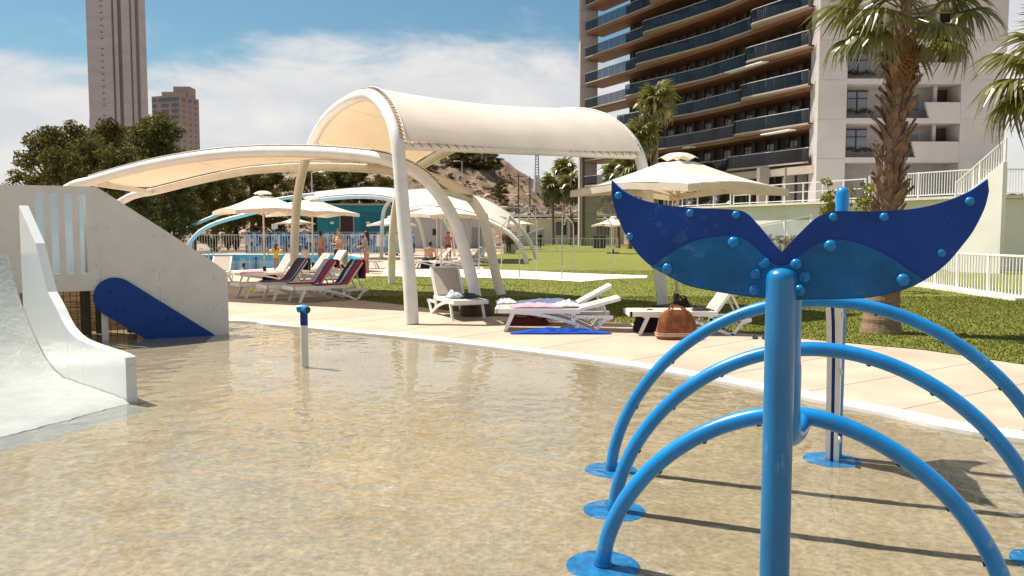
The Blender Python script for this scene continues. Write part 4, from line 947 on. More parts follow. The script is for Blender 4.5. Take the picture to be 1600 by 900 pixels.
def towel_on(l, cols, widths, back, w=0.66, y0=-0.02, start=0.55, over=0.35, thick=0.018, label='', name='beach_towel'):
    """striped towel laid along the seat and over the raised backrest of lounger l"""
    ca, sa = math.cos(back), math.sin(back)
    prof = [Vector((start, 0, 0.385)), Vector((1.0, 0, 0.385)), Vector((1.17, 0, 0.40))] + [Vector((1.20 + s_ * ca - sa * .04, 0, 0.355 + s_ * sa + ca * .04)) for s_ in (.15, .35, .55, .70)]
    top = prof[-1]; prof += [top + Vector((sa * .05 + .03, 0, .0)), top + Vector((sa * .06 + .05, 0, -over * .5)), top + Vector((sa * .06 + .03, 0, -over))]
    pr = resample(catmull(prof, 4), 30); ncol = sum(widths); lut = [i for i, k in enumerate(widths) for _ in range(k)]
    off = R.uniform(0, 30)
    o = thing(name, label, 'towel', l.location, l.rotation_euler.z)
    def fn(u, v):
        p_ = pr[min(29, int(round(v * 29)))]; k = 0.018 * mnoise.noise(Vector((u * 4 + off, v * 5, 0))) + 0.012 * mnoise.noise(Vector((u * 11 + off, v * 9, 3)))
        return (p_.x + k, y0 + w * u + 0.02 * mnoise.noise(Vector((v * 4, off, 1))), p_.z + abs(k) + .004)
    b = MB().grid(fn, ncol, 29, m=lambda i, j: lut[i])
    t_ = b.build('cloth', cols, o, local=True, smooth=True)
    sol = t_.modifiers.new('thickness', 'SOLIDIFY'); sol.thickness = 0.012; sol.offset = 1
    return o
def crumple(name, label, cat, loc, sx, sy, h, mat, rz=0.0, seed=0, flat=0.2, n=22):
    o = thing(name, label, cat, loc, rz)
    def fn(u, v):
        a, c = u * 2 - 1, v * 2 - 1; m_ = max(0, 1 - (a * a) ** 1.5) * max(0, 1 - (c * c) ** 1.5)
        k = 0.5 + 0.5 * mnoise.fractal(Vector((a * 2.2 + seed, c * 2.2, seed)), 0.7, 2.0, 4); k2 = mnoise.noise(Vector((a * 1.7, c * 1.7, seed + 5)))
        return (sx / 2 * a * (1 + .22 * mnoise.noise(Vector((c * 2, seed, 0)))), sy / 2 * c * (1 + .22 * mnoise.noise(Vector((a * 2, seed, 4)))), h * (flat + (1 - flat) * m_ * max(0.15, k + .3 * k2)) * (m_ ** .25 if m_ > 0 else 0) + 0.004)
    b = MB().grid(fn, n, n); b.grid(lambda u, v: Vector(fn(u, v)) * 0.98 - Vector((0, 0, 0.003)), n, n) if False else None
    x = b.build('cloth', mat, o, local=True, smooth=True); sol = x.modifiers.new('thickness', 'SOLIDIFY'); sol.thickness = 0.006; sol.offset = 1
    return o
PI = math.pi
h1 = math.radians(38)
la = lounger(468.5, 473.5, h1, 0.92, 'front lounger of the shaded towel row, with a red and black towel'); lb_ = lounger(427, 470.5, h1, 0.92, 'middle lounger of the shaded towel row, with a red, blue and grey towel'); lc = lounger(384.5, 466.5, h1, 0.92, 'rear lounger of the shaded towel row, with a navy towel')
navy, red, royal, greyc, burg = cloth('navy', (0.010, 0.012, 0.045)), cloth('red', (0.36, 0.012, 0.018)), cloth('royal', (0.03, 0.06, 0.26)), cloth('grey', (0.48, 0.46, 0.46)), cloth('burgundy', (0.10, 0.012, 0.03))
blackc, pink, skyc, whitec, blue_c, orangec, tealc = cloth('black', (0.012, 0.011, 0.013)), cloth('pink', (0.66, 0.30, 0.38)), cloth('sky', (0.50, 0.58, 0.68)), cloth('white', (0.74, 0.70, 0.66)), cloth('bright_blue', (0.0, 0.06, 0.42)), cloth('orange', (0.62, 0.17, 0.03)), cloth('teal', (0.01, 0.16, 0.20))
towel_on(la, [red, royal, navy, greyc, navy], [5, 3, 2, 3, 6], 0.92, label='red, navy and grey striped towel over the front shaded lounger', over=0.45)
towel_on(lb_, [red, royal, greyc, navy, greyc], [6, 4, 3, 1, 4], 0.92, label='red, blue and pale grey striped towel over the middle shaded lounger', over=0.2)
towel_on(lc, [navy, greyc, navy, royal, blackc, burg, navy], [2, 2, 3, 3, 2, 4, 5], 0.92, label='dark navy towel with blue stripes over the rear shaded lounger', over=0.3)
# white loungers with the pink towel, on the sunny deck
h2 = math.radians(-2)
ld = lounger(789, 518, h2, 0.26, 'near white lounger beside the bright blue cloth, backrest almost flat')
le = lounger(Vector((ld.location.x + 0.02, ld.location.y + 0.82, 0)), 0, h2, 0.50, 'white lounger behind the almost flat one, backrest half raised')
lf = lounger(704, 500.5, math.radians(111), 0.95, 'single shaded lounger facing the splash pool below the curved tube')
lf.location = G(757, 498.5)
lg = lounger(999, 524, math.radians(0), 0.95, 'white lounger behind the whale tail with the brown tote leaning on it')
# behind the towel row, beside the swimming pool
k1 = lounger(384, 446, math.radians(38), 1.0, 'lounger with a pink towel on its foot end, under the first parasol'); k0 = lounger(350, 444, math.radians(100), 0.75, 'lounger next to the slide panel with its back to the pool')
k2 = lounger(447, 440, math.radians(38), 0.9, 'lounger hidden behind the pale canopy column'); k3 = lounger(474, 438, math.radians(36), 1.0, 'lounger with a white towel hung over its backrest')
far_l = [(637, 420, 5, 0.75, 'far lounger with an orange towel on its back'), (652, 419, 20, 0.9, 'far cream lounger right of the orange towel'), (686, 421, 30, 0.8, 'far lounger behind the first shower pole'), (716, 416, 36, 0.85, 'far lounger with a teal towel on it'), (729, 409, 40, 0.9, 'far lounger behind the curved tube, at the lawn corner'), (592, 419, 180, 0.0, 'far flat lounger left of the thin canopy leg')]
FL = [lounger(px, py, math.radians(a), bk, lab) for px, py, a, bk, lab in far_l]
def local_pt(l, x, y, z): c_, s_ = math.cos(l.rotation_euler.z), math.sin(l.rotation_euler.z); return (l.location.x + x * c_ - y * s_, l.location.y + x * s_ + y * c_, l.location.z + z)
towel_on(FL[0], [orangec], [8], 0.75, label='orange towel over the far lounger beside the seated man', start=1.15, over=0.4)
towel_on(k3, [whitec], [6], 1.0, label='white towel hung over a backrest by the swimming pool', start=1.3, over=0.5)
crumple('folded_towel', 'pink towel bunched on the foot of a poolside lounger', 'towel', local_pt(k1, 0.35, 0.3, 0.375), 0.75, 0.5, 0.10, pink, 0.6, 3)
crumple('red_towel', 'dusky pink towel hanging beside the rear shaded lounger', 'towel', local_pt(k1, 1.35, -0.25, 0.0), 0.5, 0.4, 0.45, cloth('dusky', (0.45, 0.10, 0.13)), 0.2, 6)
crumple('teal_towel', 'teal towel heaped on a far lounger', 'towel', local_pt(FL[3], 0.7, 0.3, 0.375), 0.6, 0.5, 0.28, tealc, 0.2, 8)
crumple('shirt', 'white shirt lying on the foot end of the far white lounger', 'clothes', local_pt(le, -0.02, 0.32, 0.372), 0.34, 0.5, 0.10, cloth('pale_blue_white', (0.60, 0.60, 0.64)), 0.1, 11)
crumple('blue_towel', 'slate blue towel spread on the far white lounger', 'towel', local_pt(le, 0.72, 0.3, 0.372), 1.05, 0.55, 0.085, cloth('slate', (0.10, 0.14, 0.24)), 0.0, 12)
crumple('pink_towel', 'pink towel spread over the white lounger with the half flat back', 'towel', local_pt(ld, 0.52, 0.38, 0.372), 0.85, 0.46, 0.07, pink, 0.0, 13)
crumple('white_towel', 'cream towel bundled beside the pink towel', 'towel', local_pt(ld, 1.0, 0.42, 0.372), 0.42, 0.36, 0.12, whitec, 0.3, 14)
crumple('blue_cloth', 'bright blue cloth dropped on the deck at the pool edge', 'cloth', G(876, 521.5) + Vector((0, 0, 0.002)), 1.52, 0.20, 0.10, blue_c, math.radians(0), 15, n=36)
crumple('cap', 'pale blue cap on the seat of the single shaded lounger', 'hat', local_pt(lf, 0.55, 0.42, 0.372), 0.30, 0.30, 0.15, skyc, 0.4, 16)
crumple('dark_clothes', 'dark clothes lying beside the pale blue cap', 'clothes', local_pt(lf, 0.52, 0.14, 0.372), 0.36, 0.34, 0.10, cloth('dark_stripe', (0.05, 0.045, 0.07)), 0.2, 17)
crumple('sandals_pile', 'dark red cloth under the white loungers', 'cloth', local_pt(le, 0.35, 0.2, 0.0), 0.7, 0.3, 0.20, cloth('maroon', (0.13, 0.012, 0.02)), 0.0, 18)
crumple('dark_cloth', 'dark scarf on the seat of the lounger behind the whale tail', 'cloth', local_pt(lg, 1.0, 0.2, 0.372), 0.26, 0.2, 0.07, blackc, 0.0, 19)
crumple('yellow_toy', 'yellow and white beach things under the shaded towel row', 'beach toy', G(399, 456) , 0.5, 0.35, 0.22, cloth('yellow_pale', (0.72, 0.55, 0.12)), 0.3, 21)
crumple('white_bag', 'white beach bag lying under the shaded towel row', 'bag', G(414, 457), 0.55, 0.35, 0.20, whitec, 0.1, 22)
# bags
def bag(name, label, loc, w, d, h, mat, rz, handles=True, seed=0, band=None):
    o = thing(name, label, 'bag', loc, rz); b = MB(); n = 26; prof = [(0.80, 0.0), (1.0, 0.03), (1.04, 0.18), (1.0, 0.4), (0.93, 0.62), (0.80, 0.82), (0.62, 0.97), (0.50, 1.0), (0.45, 0.90)]
    vs, fs = [], []
    for i, (r_, z) in enumerate(prof):
        for j in range(n):
            a = 2 * PI * j / n; k = 1 + 0.10 * mnoise.noise(Vector((math.cos(a) * 2.4 + seed, math.sin(a) * 2.4, z * 3.0))) + 0.07 * math.sin(a * 9 + seed) * z
            ex = abs(math.cos(a)) ** 0.6 * (1 if math.cos(a) > 0 else -1); ey = abs(math.sin(a)) ** 0.6 * (1 if math.sin(a) > 0 else -1)
            vs.append((w / 2 * r_ * ex * k, d / 2 * (r_ * (1 - 0.55 * z)) * ey * k, h * z * (1 + .08 * mnoise.noise(Vector((a, seed, 1))))))
    for i in range(len(prof) - 1):
        for j in range(n): fs.append((i * n + j, i * n + (j + 1) % n, (i + 1) * n + (j + 1) % n, (i + 1) * n + j))
    fs.append(tuple(range(n))[::-1]); fs.append(tuple((len(prof) - 1) * n + j for j in range(n)))
    b.add(vs, fs); bo = b.build('body', mat, o, local=True, smooth=True)
    if band:
        for z in (0.12, 0.19):
            vs2 = []
            for dz in (0, 0.022):
                for j in range(n):
                    p_ = Vector(vs[2 * n + j]) ; vs2.append((p_.x * 1.02, p_.y * 1.03, h * z + dz))
            MB().add(vs2, [(j, (j + 1) % n, n + (j + 1) % n, n + j) for j in range(n)]).build('stripe', band, bo, local=True, smooth=True)
    if handles:
        for s_ in (-1, 1):
            MB().tube(catmull([Vector(p_) for p_ in ((-w * .22, s_ * d * .16, h * .9), (-w * .10, s_ * d * .24, h * 1.12), (w * .12, s_ * d * .28, h * 1.10), (w * .24, s_ * d * .18, h * .9))], 5), 0.014, 6).build('handle', mat, o, local=True, smooth=True)
    return o
tote_m = M('tote_print', (0.11, 0.032, 0.012), 0.8, 0.3, 9, col2=(0.34, 0.115, 0.035), bump=0.2, bscale=40)
bag('tote_bag', 'brown patterned tote bag leaning on the lounger behind the whale tail', G(1060, 531.5) + Vector((0, 0.15, 0)), 0.60, 0.32, 0.44, tote_m, 0.1, True, 2, cloth('tote_band', (0.60, 0.42, 0.30)))
bag('backpack', 'black backpack under the foot of the lounger behind the whale tail', G(1010, 519) + Vector((.03, 0.12, 0)), 0.42, 0.36, 0.32, blackc, 0.3, True, 5)
bag('black_bag', 'black bag standing behind the brown tote', G(1064, 510) + Vector((0, 0.1, 0)), 0.42, 0.3, 0.46, blackc, 0.4, True, 7)
bag('brown_bag', 'dark brown bag under the single shaded lounger', G(744, 493), 0.6, 0.5, 0.34, M('dark_leather', (0.05, 0.028, 0.018), 0.6, 0.3, 8), 0.2, True, 9)
bag('dark_bag', 'black bag under the lounger with the pink towel', local_pt(k1, 0.95, 0.5, 0), 0.5, 0.35, 0.3, blackc, 0.7, False, 12)
bag('far_bag', 'black bag beneath the far loungers', G(673, 419.5), 0.9, 0.6, 0.5, blackc, 0.2, False, 13)
def flipflops(name, label, loc, mat, rz):
    o = thing(name, label, 'sandals', loc, rz)
    for s_ in (-1, 1):
        so = MB().prism([(-.12, -.035), (.05, -.04), (.12, -.03), (.13, .02), (.08, .045), (-.08, .03), (-.13, 0)], (0, s_ * .07, 0.012), (1, 0, 0), (0, 1, 0), (0, 0, 1), 0.02).build('sole', mat, o, local=True)
        MB().tube(catmull([Vector(p_) for p_ in ((-.02, s_ * .07 - .035, .02), (.03, s_ * .07, .06), (-.02, s_ * .07 + .035, .02))], 4), 0.008, 5).build('strap', mat, so, local=True)
flipflops('sandals', 'cream sandals on the deck under the near white lounger', G(889, 513), whitec, 0.3); flipflops('dark_sandals', 'dark sandals on the deck beside the blue tail post', G(1187, 529), rubber, 1.2)
flipflops('pool_sandals', 'dark sandals by the swimming pool near the standing woman', G(546, 407.5), rubber, 0.3)

# ------------------------------------------------------------------ outdoor showers along the pale path
sh = [(689.5, 429, 333, 'first outdoor shower, left of the curved canopy tube'), (748.6, 429, 334, 'outdoor shower between the two curved canopy tubes'), (783.3, 422.5, 345, 'far outdoor shower right behind the second curved tube'), (811.7, 434, 321, 'tall shower pole, nearer one left of the palms'),
      (838.5, 424.5, 331, 'far shower pole in line with the leftmost far palm'), (878, 436, 321, 'tall shower pole nearest the middle of the path'), (895.6, 426, 338, 'far shower pole just left of the tall bare palm trunk'), (955, 428, 338, 'shower pole at the end of the path beside the whale tail')]
for px, py, top, lab in sh:
    p_ = G(px, py); hh = AT(px, top, p_.y).z; o = thing('outdoor_shower', lab, 'shower', (p_.x, p_.y, 0.018), 0, 'outdoor showers on the pale path')
    sgn = 1 if px < 830 or px in (838.5, 878) else -1
    if px in (838.5, 895.6, 955): sgn = -1
    MB().tube([(0, 0, 0), (0, 0, hh - .42)] + [(sgn * 0.26 * (1 - math.cos(a)) / 2 + sgn * 0.05 * a / 3, 0, hh - .42 + 0.40 * math.sin(a * .52)) for a in (0.5, 1.0, 1.5, 2.0, 2.5, 3.0)] + [(sgn * .34, 0, hh - .12), (sgn * .345, 0, hh - .28)], 0.024, 8).build('pole', steel, o, local=True, smooth=True)
    MB().lathe([(0.03, .06), (0.085, 0.0)], 10, (sgn * .345, 0, hh - .36)).build('shower_head', rubber, o, local=True, smooth=True)
    MB().tube([(sgn * .02, -.02, 1.05), (sgn * .09, -.05, 1.05)], 0.022, 8).build('tap', steel, o, local=True); MB().tube([(sgn * .02, -.02, .45), (sgn * .08, -.05, .42)], 0.018, 8).build('foot_tap', steel, o, local=True)
    MB().lathe([(0.08, 0), (0.08, .015), (.03, .03)], 10).build('base_plate', steel, o, local=True)

# ------------------------------------------------------------------ slide tower at the left
pr = G(358, 531, FLOOR_Z); dv = Vector((-0.905, -0.425, 0)).normalized(); nv = Vector((dv.y, -dv.x, 0))   # panel runs from pr along dv
if nv.y > 0: nv = -nv
def PW(px, py):                                       # photo pixel -> (distance along panel, height)
    q = ONPLANE(px, py, pr, dv); return ((q - Vector((pr.x, pr.y, 0))).dot(dv), q.z)
slide = thing('slide_tower', 'white panelled water slide tower with blue handrail board', 'water slide', (pr.x, pr.y, FLOOR_Z))
ORI = Vector((pr.x, pr.y, 0)); UZ = Vector((0, 0, 1)); TH = 0.035
def panel(name, pts, mat, off=0.0, th=TH, parent=slide): return MB().prism(pts, ORI + nv * off, dv, UZ, nv, th).build(name, mat, parent)
s1, s2, s3 = PW(248.5, 400)[0], PW(156.5, 400)[0], 3.9
top = PW(120, 291)[1]; g_ = 0.002
pA = PW(358, 433); pB = PW(352, 423); pC = PW(340, 414); pS = PW(156.5, 293.5)
def on_slope(s_): a_, c_ = pC, pS; return a_[1] + (c_[1] - a_[1]) * (s_ - a_[0]) / (c_[0] - a_[0])
lowz = FLOOR_Z - .0
bl = [PW(250, 540), PW(205, 509), PW(163, 480)]
panel('panel', [(0, lowz), (0, pA[1]), pB, pC, (s1 - g_, on_slope(s1)), (s1 - g_, lowz)], hdpe)
panel('panel', [(s1 + g_, PW(248, 536)[1]), (s1 + g_, on_slope(s1)), (s2 - g_, pS[1]), (s2 - g_, PW(160, 478)[1])], hdpe)
# slatted panel: bars between upper and lower band
zb, sl0, sl1 = PW(120, 455)[1], PW(120, 427)[1], PW(120, 304)[1]
slots = [PW(x, 400)[0] for x in (126.5, 137, 103.5, 115, 82, 93)]
slots = [(PW(137, 400)[0], PW(126.5, 400)[0]), (PW(115, 400)[0], PW(103.5, 400)[0]), (PW(93, 400)[0], PW(82, 400)[0])]
d_ = slots[1][0] - slots[0][0]; slots += [(slots[2][0] + d_, slots[2][1] + d_)]
panel('panel', [(s2 + g_, sl1), (s2 + g_, top), (s3, top), (s3, sl1)], hdpe); panel('panel', [(s2 + g_, zb), (s2 + g_, sl0), (s3, sl0), (s3, zb)], hdpe)
xs = [s2 + g_] + [v for q in slots for v in q] + [s3]
for a_, c_ in zip(xs[0::2], xs[1::2]): panel('slat', [(a_, sl0), (a_, sl1), (c_, sl1), (c_, sl0)], hdpe)
# pale blue inner board seen through the slots
panel('inner_panel', [(s2 + .25, zb + .1), (s2 + .25, top - .1), (s3 + .3, top - .1), (s3 + .3, zb + .1)], M('pale_blue_board', (0.42, 0.55, 0.62), 0.5, 0.06, 1.5), off=-0.9)
panel('back_panel', [(0.0, lowz), (0.0, pA[1]), pC, pS, (s2, top), (s3, top), (s3, zb), (s2 - .4, zb), (.6, lowz)], hdpe, off=-1.15)
for a_ in range(7):                                   # the steps between the side panels
    s_ = 0.35 + a_ * (s2 - 0.3) / 7; z_ = on_slope(max(s_, pC[0])) - 0.85 - 0.02 * a_
    if z_ > -.05: q = ORI + dv * s_ - nv * 0.58; MB().bar(q - nv * .52 + UZ * z_, q + nv * .52 + UZ * z_, 0.30, 0.05).build('step', hdpe, slide)
q = ORI + dv * (s3 + s2) / 2 - nv * .58; MB().box((q.x, q.y, zb + .05), (s3 - s2, 1.05, 0.08), math.atan2(dv.y, dv.x)).build('platform', hdpe, slide)
# blue board
cb = PW(180, 464); e1 = PW(336, 529.5)[0]; rad = 0.30
cz = cb[1]; c0 = cb[0]
ang = math.atan2(on_slope(1) - on_slope(0), 1.0)       # downhill slope towards s = 0
dirx, dirz = -math.cos(ang), -math.sin(ang)
pxn, pzn = dirz * -1, dirx                              # left normal
L = [(c0 + rad * math.cos(t_), cz + rad * math.sin(t_)) for t_ in [math.radians(90 - math.degrees(ang)) - PI * 0 + PI * k / 12 * 1.0 for k in range(0)]]
nrm = Vector((-math.sin(ang), math.cos(ang)))          # up-slope normal in (s, z)
nrm = Vector((-dirz, dirx)); nrm = nrm if nrm.y > 0 else -nrm
a0 = math.atan2(nrm.y, nrm.x); up_l = (c0 + nrm.x * rad, cz + nrm.y * rad); lo_l = (c0 - nrm.x * rad, cz - nrm.y * rad)
def hit(p_, z): k = (z - p_[1]) / dirz; return (p_[0] + dirx * k, z)
sgn = 1 if math.cos(a0 - PI / 2) * -dirx + 0 > 0 else 1
arc = []
for k in range(13):
    t_ = a0 - PI * k / 12; q = (c0 + rad * math.cos(t_), cz + rad * math.sin(t_)); arc.append(q)
if (arc[6][0] - c0) * dirx > 0: arc = [(c0 + rad * math.cos(a0 + PI * k / 12), cz + rad * math.sin(a0 + PI * k / 12)) for k in range(13)]
Zb = FLOOR_Z
panel('handrail_board', [hit(up_l, Zb)] + arc + [hit(lo_l, Zb)], M('royal_board', (0.0, 0.045, 0.25), 0.45, 0.05, 1, spec=0.3), off=0.04, th=0.03)
panel('foot_board', [hit(lo_l, Zb), (hit(lo_l, Zb)[0], Zb + .034), (hit(up_l, Zb)[0] - .12, Zb + .034), (hit(up_l, Zb)[0] - .12, Zb)], M('pale_blue_board', (0.4, 0.5, 0.6)), off=0.05, th=0.06)
# posts, bolts, net
for px, w_, mt in ((163.5, 0.09, hdpe),): a_ = PW(px, 500)[0]; panel('post', [(a_ - w_ / 2, FLOOR_Z), (a_ - w_ / 2, zb + .3), (a_ + w_ / 2, zb + .3), (a_ + w_ / 2, FLOOR_Z)], mt, off=-0.06, th=0.08)
for s_, of in ((PW(128, 500)[0], -1.0), (PW(152, 500)[0], -1.15), (PW(205, 500)[0], -1.05)): panel('post', [(s_ - .07, FLOOR_Z), (s_ - .07, zb + .1), (s_ + .07, zb + .1), (s_ + .07, FLOOR_Z)], M('post_dark', (0.10, 0.075, 0.055), 0.8), off=of, th=0.12)
bolt = MB().lathe([(0.026, 0), (0.024, 0.010), (0.012, 0.018)], 10).mesh('bolt', None, True); bolt.materials.append(hdpe)
rotb = nv.to_track_quat('Z', 'Y').to_euler()
for px, py in ((151, 357), (169, 357), (151, 412), (169, 412), (240, 368), (257, 368), (241, 420), (258, 420), (241, 466), (259, 466), (335, 435), (350, 435), (335, 482), (351, 482), (336, 524), (351, 524), (87, 438), (153, 437), (167, 307)):
    s_, z_ = PW(px, py); o = put('bolt', bolt, hdpe, slide); o.location = ORI + dv * s_ + UZ * z_ + nv * (TH / 2 - .002) - slide.location; o.rotation_euler = rotb
boltb = bolt.copy(); boltb.materials.clear(); boltb.materials.append(navy_panel)
for px, py in ((172, 455), (226, 465), (196, 484), (183, 484), (245, 499), (261, 498), (275, 497), (228, 511), (316, 524)):
    s_, z_ = PW(px, py); o = put('bolt', boltb, navy_panel, slide); o.location = ORI + dv * s_ + UZ * z_ + nv * 0.053 - slide.location; o.rotation_euler = rotb
thatch = M('thatch', (0.20, 0.12, 0.06), 0.95, 0.3, 6, col2=(0.50, 0.36, 0.20), stretch=(1, 1, 7), bump=0.4, bscale=20)
panel('reed_screen', [(0.9, FLOOR_Z), (0.9, zb + .2), (s3 + .6, zb + .2), (s3 + .6, FLOOR_Z)], thatch, off=-1.9, th=0.04)
net = MB(); nd = 0.09
for k in range(44): q = ORI + dv * (0.9 + k * nd) - nv * 0.25; net.box((q.x, q.y, (zb + .1) / 2), (0.008, 0.008, zb + .1 - 2 * FLOOR_Z))
for k in range(10): a_ = ORI + dv * 0.9 - nv * 0.25 + UZ * (FLOOR_Z + .05 + k * nd); net.bar(a_, a_ + dv * 4.0, 0.008, 0.008)
o = net.build('safety_net', M('net', (0.10, 0.085, 0.06), 0.9), slide); o['kind'] = 'stuff'
# slide exit: curved side wall, floor, foaming water
wall_w = M('slide_gelcoat', (0.66, 0.68, 0.66), 0.25, 0.02, 2)
ex = thing('slide_chute', 'white slide chute with curved side wall ending in the splash pool', 'water slide', (-3.5, 7.45, FLOOR_Z))
e0 = G(207, 643, FLOOR_Z); dirw = (Vector((-5.3, 9.15, 0)) - Vector((e0.x, e0.y, 0))).normalized(); nw = Vector((-dirw.y, dirw.x, 0))
if nw.x > 0: nw = -nw                                   # towards the inside of the chute
def WT(px, py): q = ONPLANE(px, py, e0, dirw); return ((q - Vector((e0.x, e0.y, 0))).dot(dirw), q.z)
tops = [WT(x, y) for x, y in ((212, 560), (190, 551), (165, 543), (140, 534), (124, 525), (112, 512), (103, 497), (94, 478), (82, 456))]
tops = [(0.0, tops[0][1])] + tops[1:]
tp = catmull([Vector((a, c, 0)) for a, c in tops], 4)
last = tp[-1]; tp += [last + Vector((0.35, 0.55, 0)), last + Vector((0.9, 1.0, 0))]
pts = [(q.x, q.y) for q in tp]; cuts = [0, 13, 20, len(pts) - 1]
for a_, c_ in zip(cuts, cuts[1:]):
    sg_ = pts[a_:c_ + 1]; x0_ = sg_[0][0] + (0.004 if a_ else 0); sg_ = [(max(x0_, q[0]), q[1]) for q in sg_]
    MB().prism([(x0_, FLOOR_Z)] + sg_ + [(sg_[-1][0], FLOOR_Z)], Vector((e0.x, e0.y, 0)), dirw, UZ, nw, 0.10).build('side_wall', wall_w, ex)
b = MB()                                                # far wall of the chute and its floor, rising to the left
Wd = 1.5
b.prism([(0, FLOOR_Z)] + pts + [(pts[-1][0], FLOOR_Z)], Vector((e0.x, e0.y, 0)) + nw * Wd, dirw, UZ, nw, 0.10); b.build('side_wall', wall_w, ex)
def chute(u, v):
    s_ = -0.05 + u * 3.6; z_ = FLOOR_Z + 0.10 + max(0, s_ - 1.6) ** 2 * 0.35; q = Vector((e0.x, e0.y, 0)) + dirw * s_ + nw * (0.05 + (Wd - .1) * v); return (q.x, q.y, z_)
b = MB(); b.grid(chute, 18, 4); b.build('chute_floor', wall_w, ex)
b = MB(); MB().lathe([(0.03, 0), (0.028, .012), (.012, .02)], 12).mesh('bolt')
q = Vector((e0.x, e0.y, 0)) - dirw * 0.004; bb = put('bolt', bolt, hdpe, ex); bb.location = q + UZ * (tops[0][1] - .09) - ex.location; bb.rotation_euler = (-dirw).to_track_quat('Z', 'Y').to_euler()
foam_m = M('foam', (0.47, 0.50, 0.475), 0.22, 0.05, 3, bump=0.5, bscale=16, trans=0.15)
def foam(u, v):
    s_ = -0.45 + u * 4.0; q = Vector((e0.x, e0.y, 0)) + dirw * s_ + nw * (0.06 + (Wd - .12) * v) - dirw * 0.6 * v
    z_ = FLOOR_Z + 0.13 + max(0, s_ - 1.6) ** 2 * 0.35 + 0.010 * mnoise.fractal(Vector((q.x * 5, q.y * 5, 0)), 0.8, 2, 4) - (0.13 * max(0, (0.05 - s_) / 0.5))
    return (q.x, q.y, z_)
b = MB(); b.grid(foam, 60, 26); o = b.build('foaming_water', foam_m, smooth=True); tag(o, 'white foaming water running out of the slide chute', 'water', kind='stuff')

# ------------------------------------------------------------------ little spray post in the splash pool
q = G(476.5, 584, FLOOR_Z); sp_ = thing('spray_post', 'white spray post with a blue double nozzle standing in the splash pool', 'water jet', q)
MB().tube([(0, 0, 0), (0, 0, 0.60)], 0.046, 18).build('post', hdpe, sp_, local=True, smooth=True)
MB().tube([(0, 0, 0.60), (0, 0, 0.78)], 0.046, 18).build('head', navy_panel, sp_, local=True, smooth=True)
nzl = MB(); nzl.tube(catmull([Vector(p_) for p_ in ((-0.075, .02, .80), (0, 0, .805), (0.055, -.06, .79))], 4), 0.048, 14); nz_o = nzl.build('nozzle', blue_cap, sp_, local=True, smooth=True)
MB().tube([(0.054, -.058, .7905), (0.0565, -.0635, .7895)], 0.036, 14).build('nozzle_mouth', rubber, nz_o, local=True)
MB().lathe([(0.062, 0), (0.062, .02), (.048, .03)], 16).build('foot', hdpe, sp_, local=True, smooth=True)
bs_ = put('bolt', bolt, hdpe, sp_); bs_.location = (0.0, -0.045, 0.57); bs_.rotation_euler = (PI / 2, 0, 0); bs_.scale = (.35,) * 3

q = G(473, 743, FLOOR_Z); jet = thing('floor_jet', 'small pale round water jet set in the splash pool floor', 'water jet', q)
MB().lathe([(0.055, 0), (0.055, .008), (.04, .012)], 20).build('flange', sand_floor, jet, local=True); MB().lathe([(0.022, .012), (0.02, .02)], 12).build('nozzle', steel, jet, local=True)
# ------------------------------------------------------------------ blue whale climbing frame in the foreground
RA = -0.35; U = Vector((math.cos(RA), math.sin(RA), 0)); WV = Vector((-U.y, U.x, 0))
disc_m = M('blue_disc', (0.0, 0.22, 0.55), 0.5, 0.25, 14, bump=0.2, bscale=40)
whale = thing('whale_frame', 'blue whale splash toy with arched tube ribs and a tail fin board', 'splash toy', (1.3, 3.6, FLOOR_Z))
ribs = [((0.4561, 3.9105), 0.8865, 0.8327, 1.824, 1.718), ((0.6148, 4.7006), 1.1209, 1.0303, 1.943, 1.73), ((0.6952, 5.5053), 1.3595, 1.2318, 2.003, 1.70)]
tops_ = []
for (lx, ly), a_, h_, en, em in ribs:
    pts = []
    for k in range(65):
        t_ = PI * k / 64; c_ = math.cos(t_); x = a_ * (1 - (1 if c_ > 0 else -1) * abs(c_) ** (2 / en)); z = -0.06 + h_ * math.sin(t_) ** (2 / em)
        q = Vector((lx, ly, 0)) + U * x; pts.append(Vector((q.x, q.y, z)))
    pts[0].z = pts[-1].z = FLOOR_Z
    pts = resample(pts, 60); tops_.append(pts[30])
    rb_ = MB().tube(pts, 0.040, 20).build('rib', blue_tube, whale, smooth=True)
    for e_ in (pts[0], pts[-1]):
        MB().lathe([(0.185, 0), (0.185, 0.004)], 40, (e_.x, e_.y, FLOOR_Z + .002)).build('ground_disc', disc_m, whale)
        MB().lathe([(0.046, 0.0), (0.046, 0.035), (0.041, 0.042)], 18, (e_.x, e_.y, FLOOR_Z + .006)).build('collar', blue_cap, rb_, smooth=True)
    for k in (8, 14, 20, 26, 34, 40, 46, 52):
        d_ = (pts[k] - (tops_[-1] - Vector((0, 0, tops_[-1].z)))).normalized(); MB().tube([pts[k] - d_ * .036, pts[k] - d_ * .046], 0.011, 8).build('spray_nozzle', rubber, rb_)
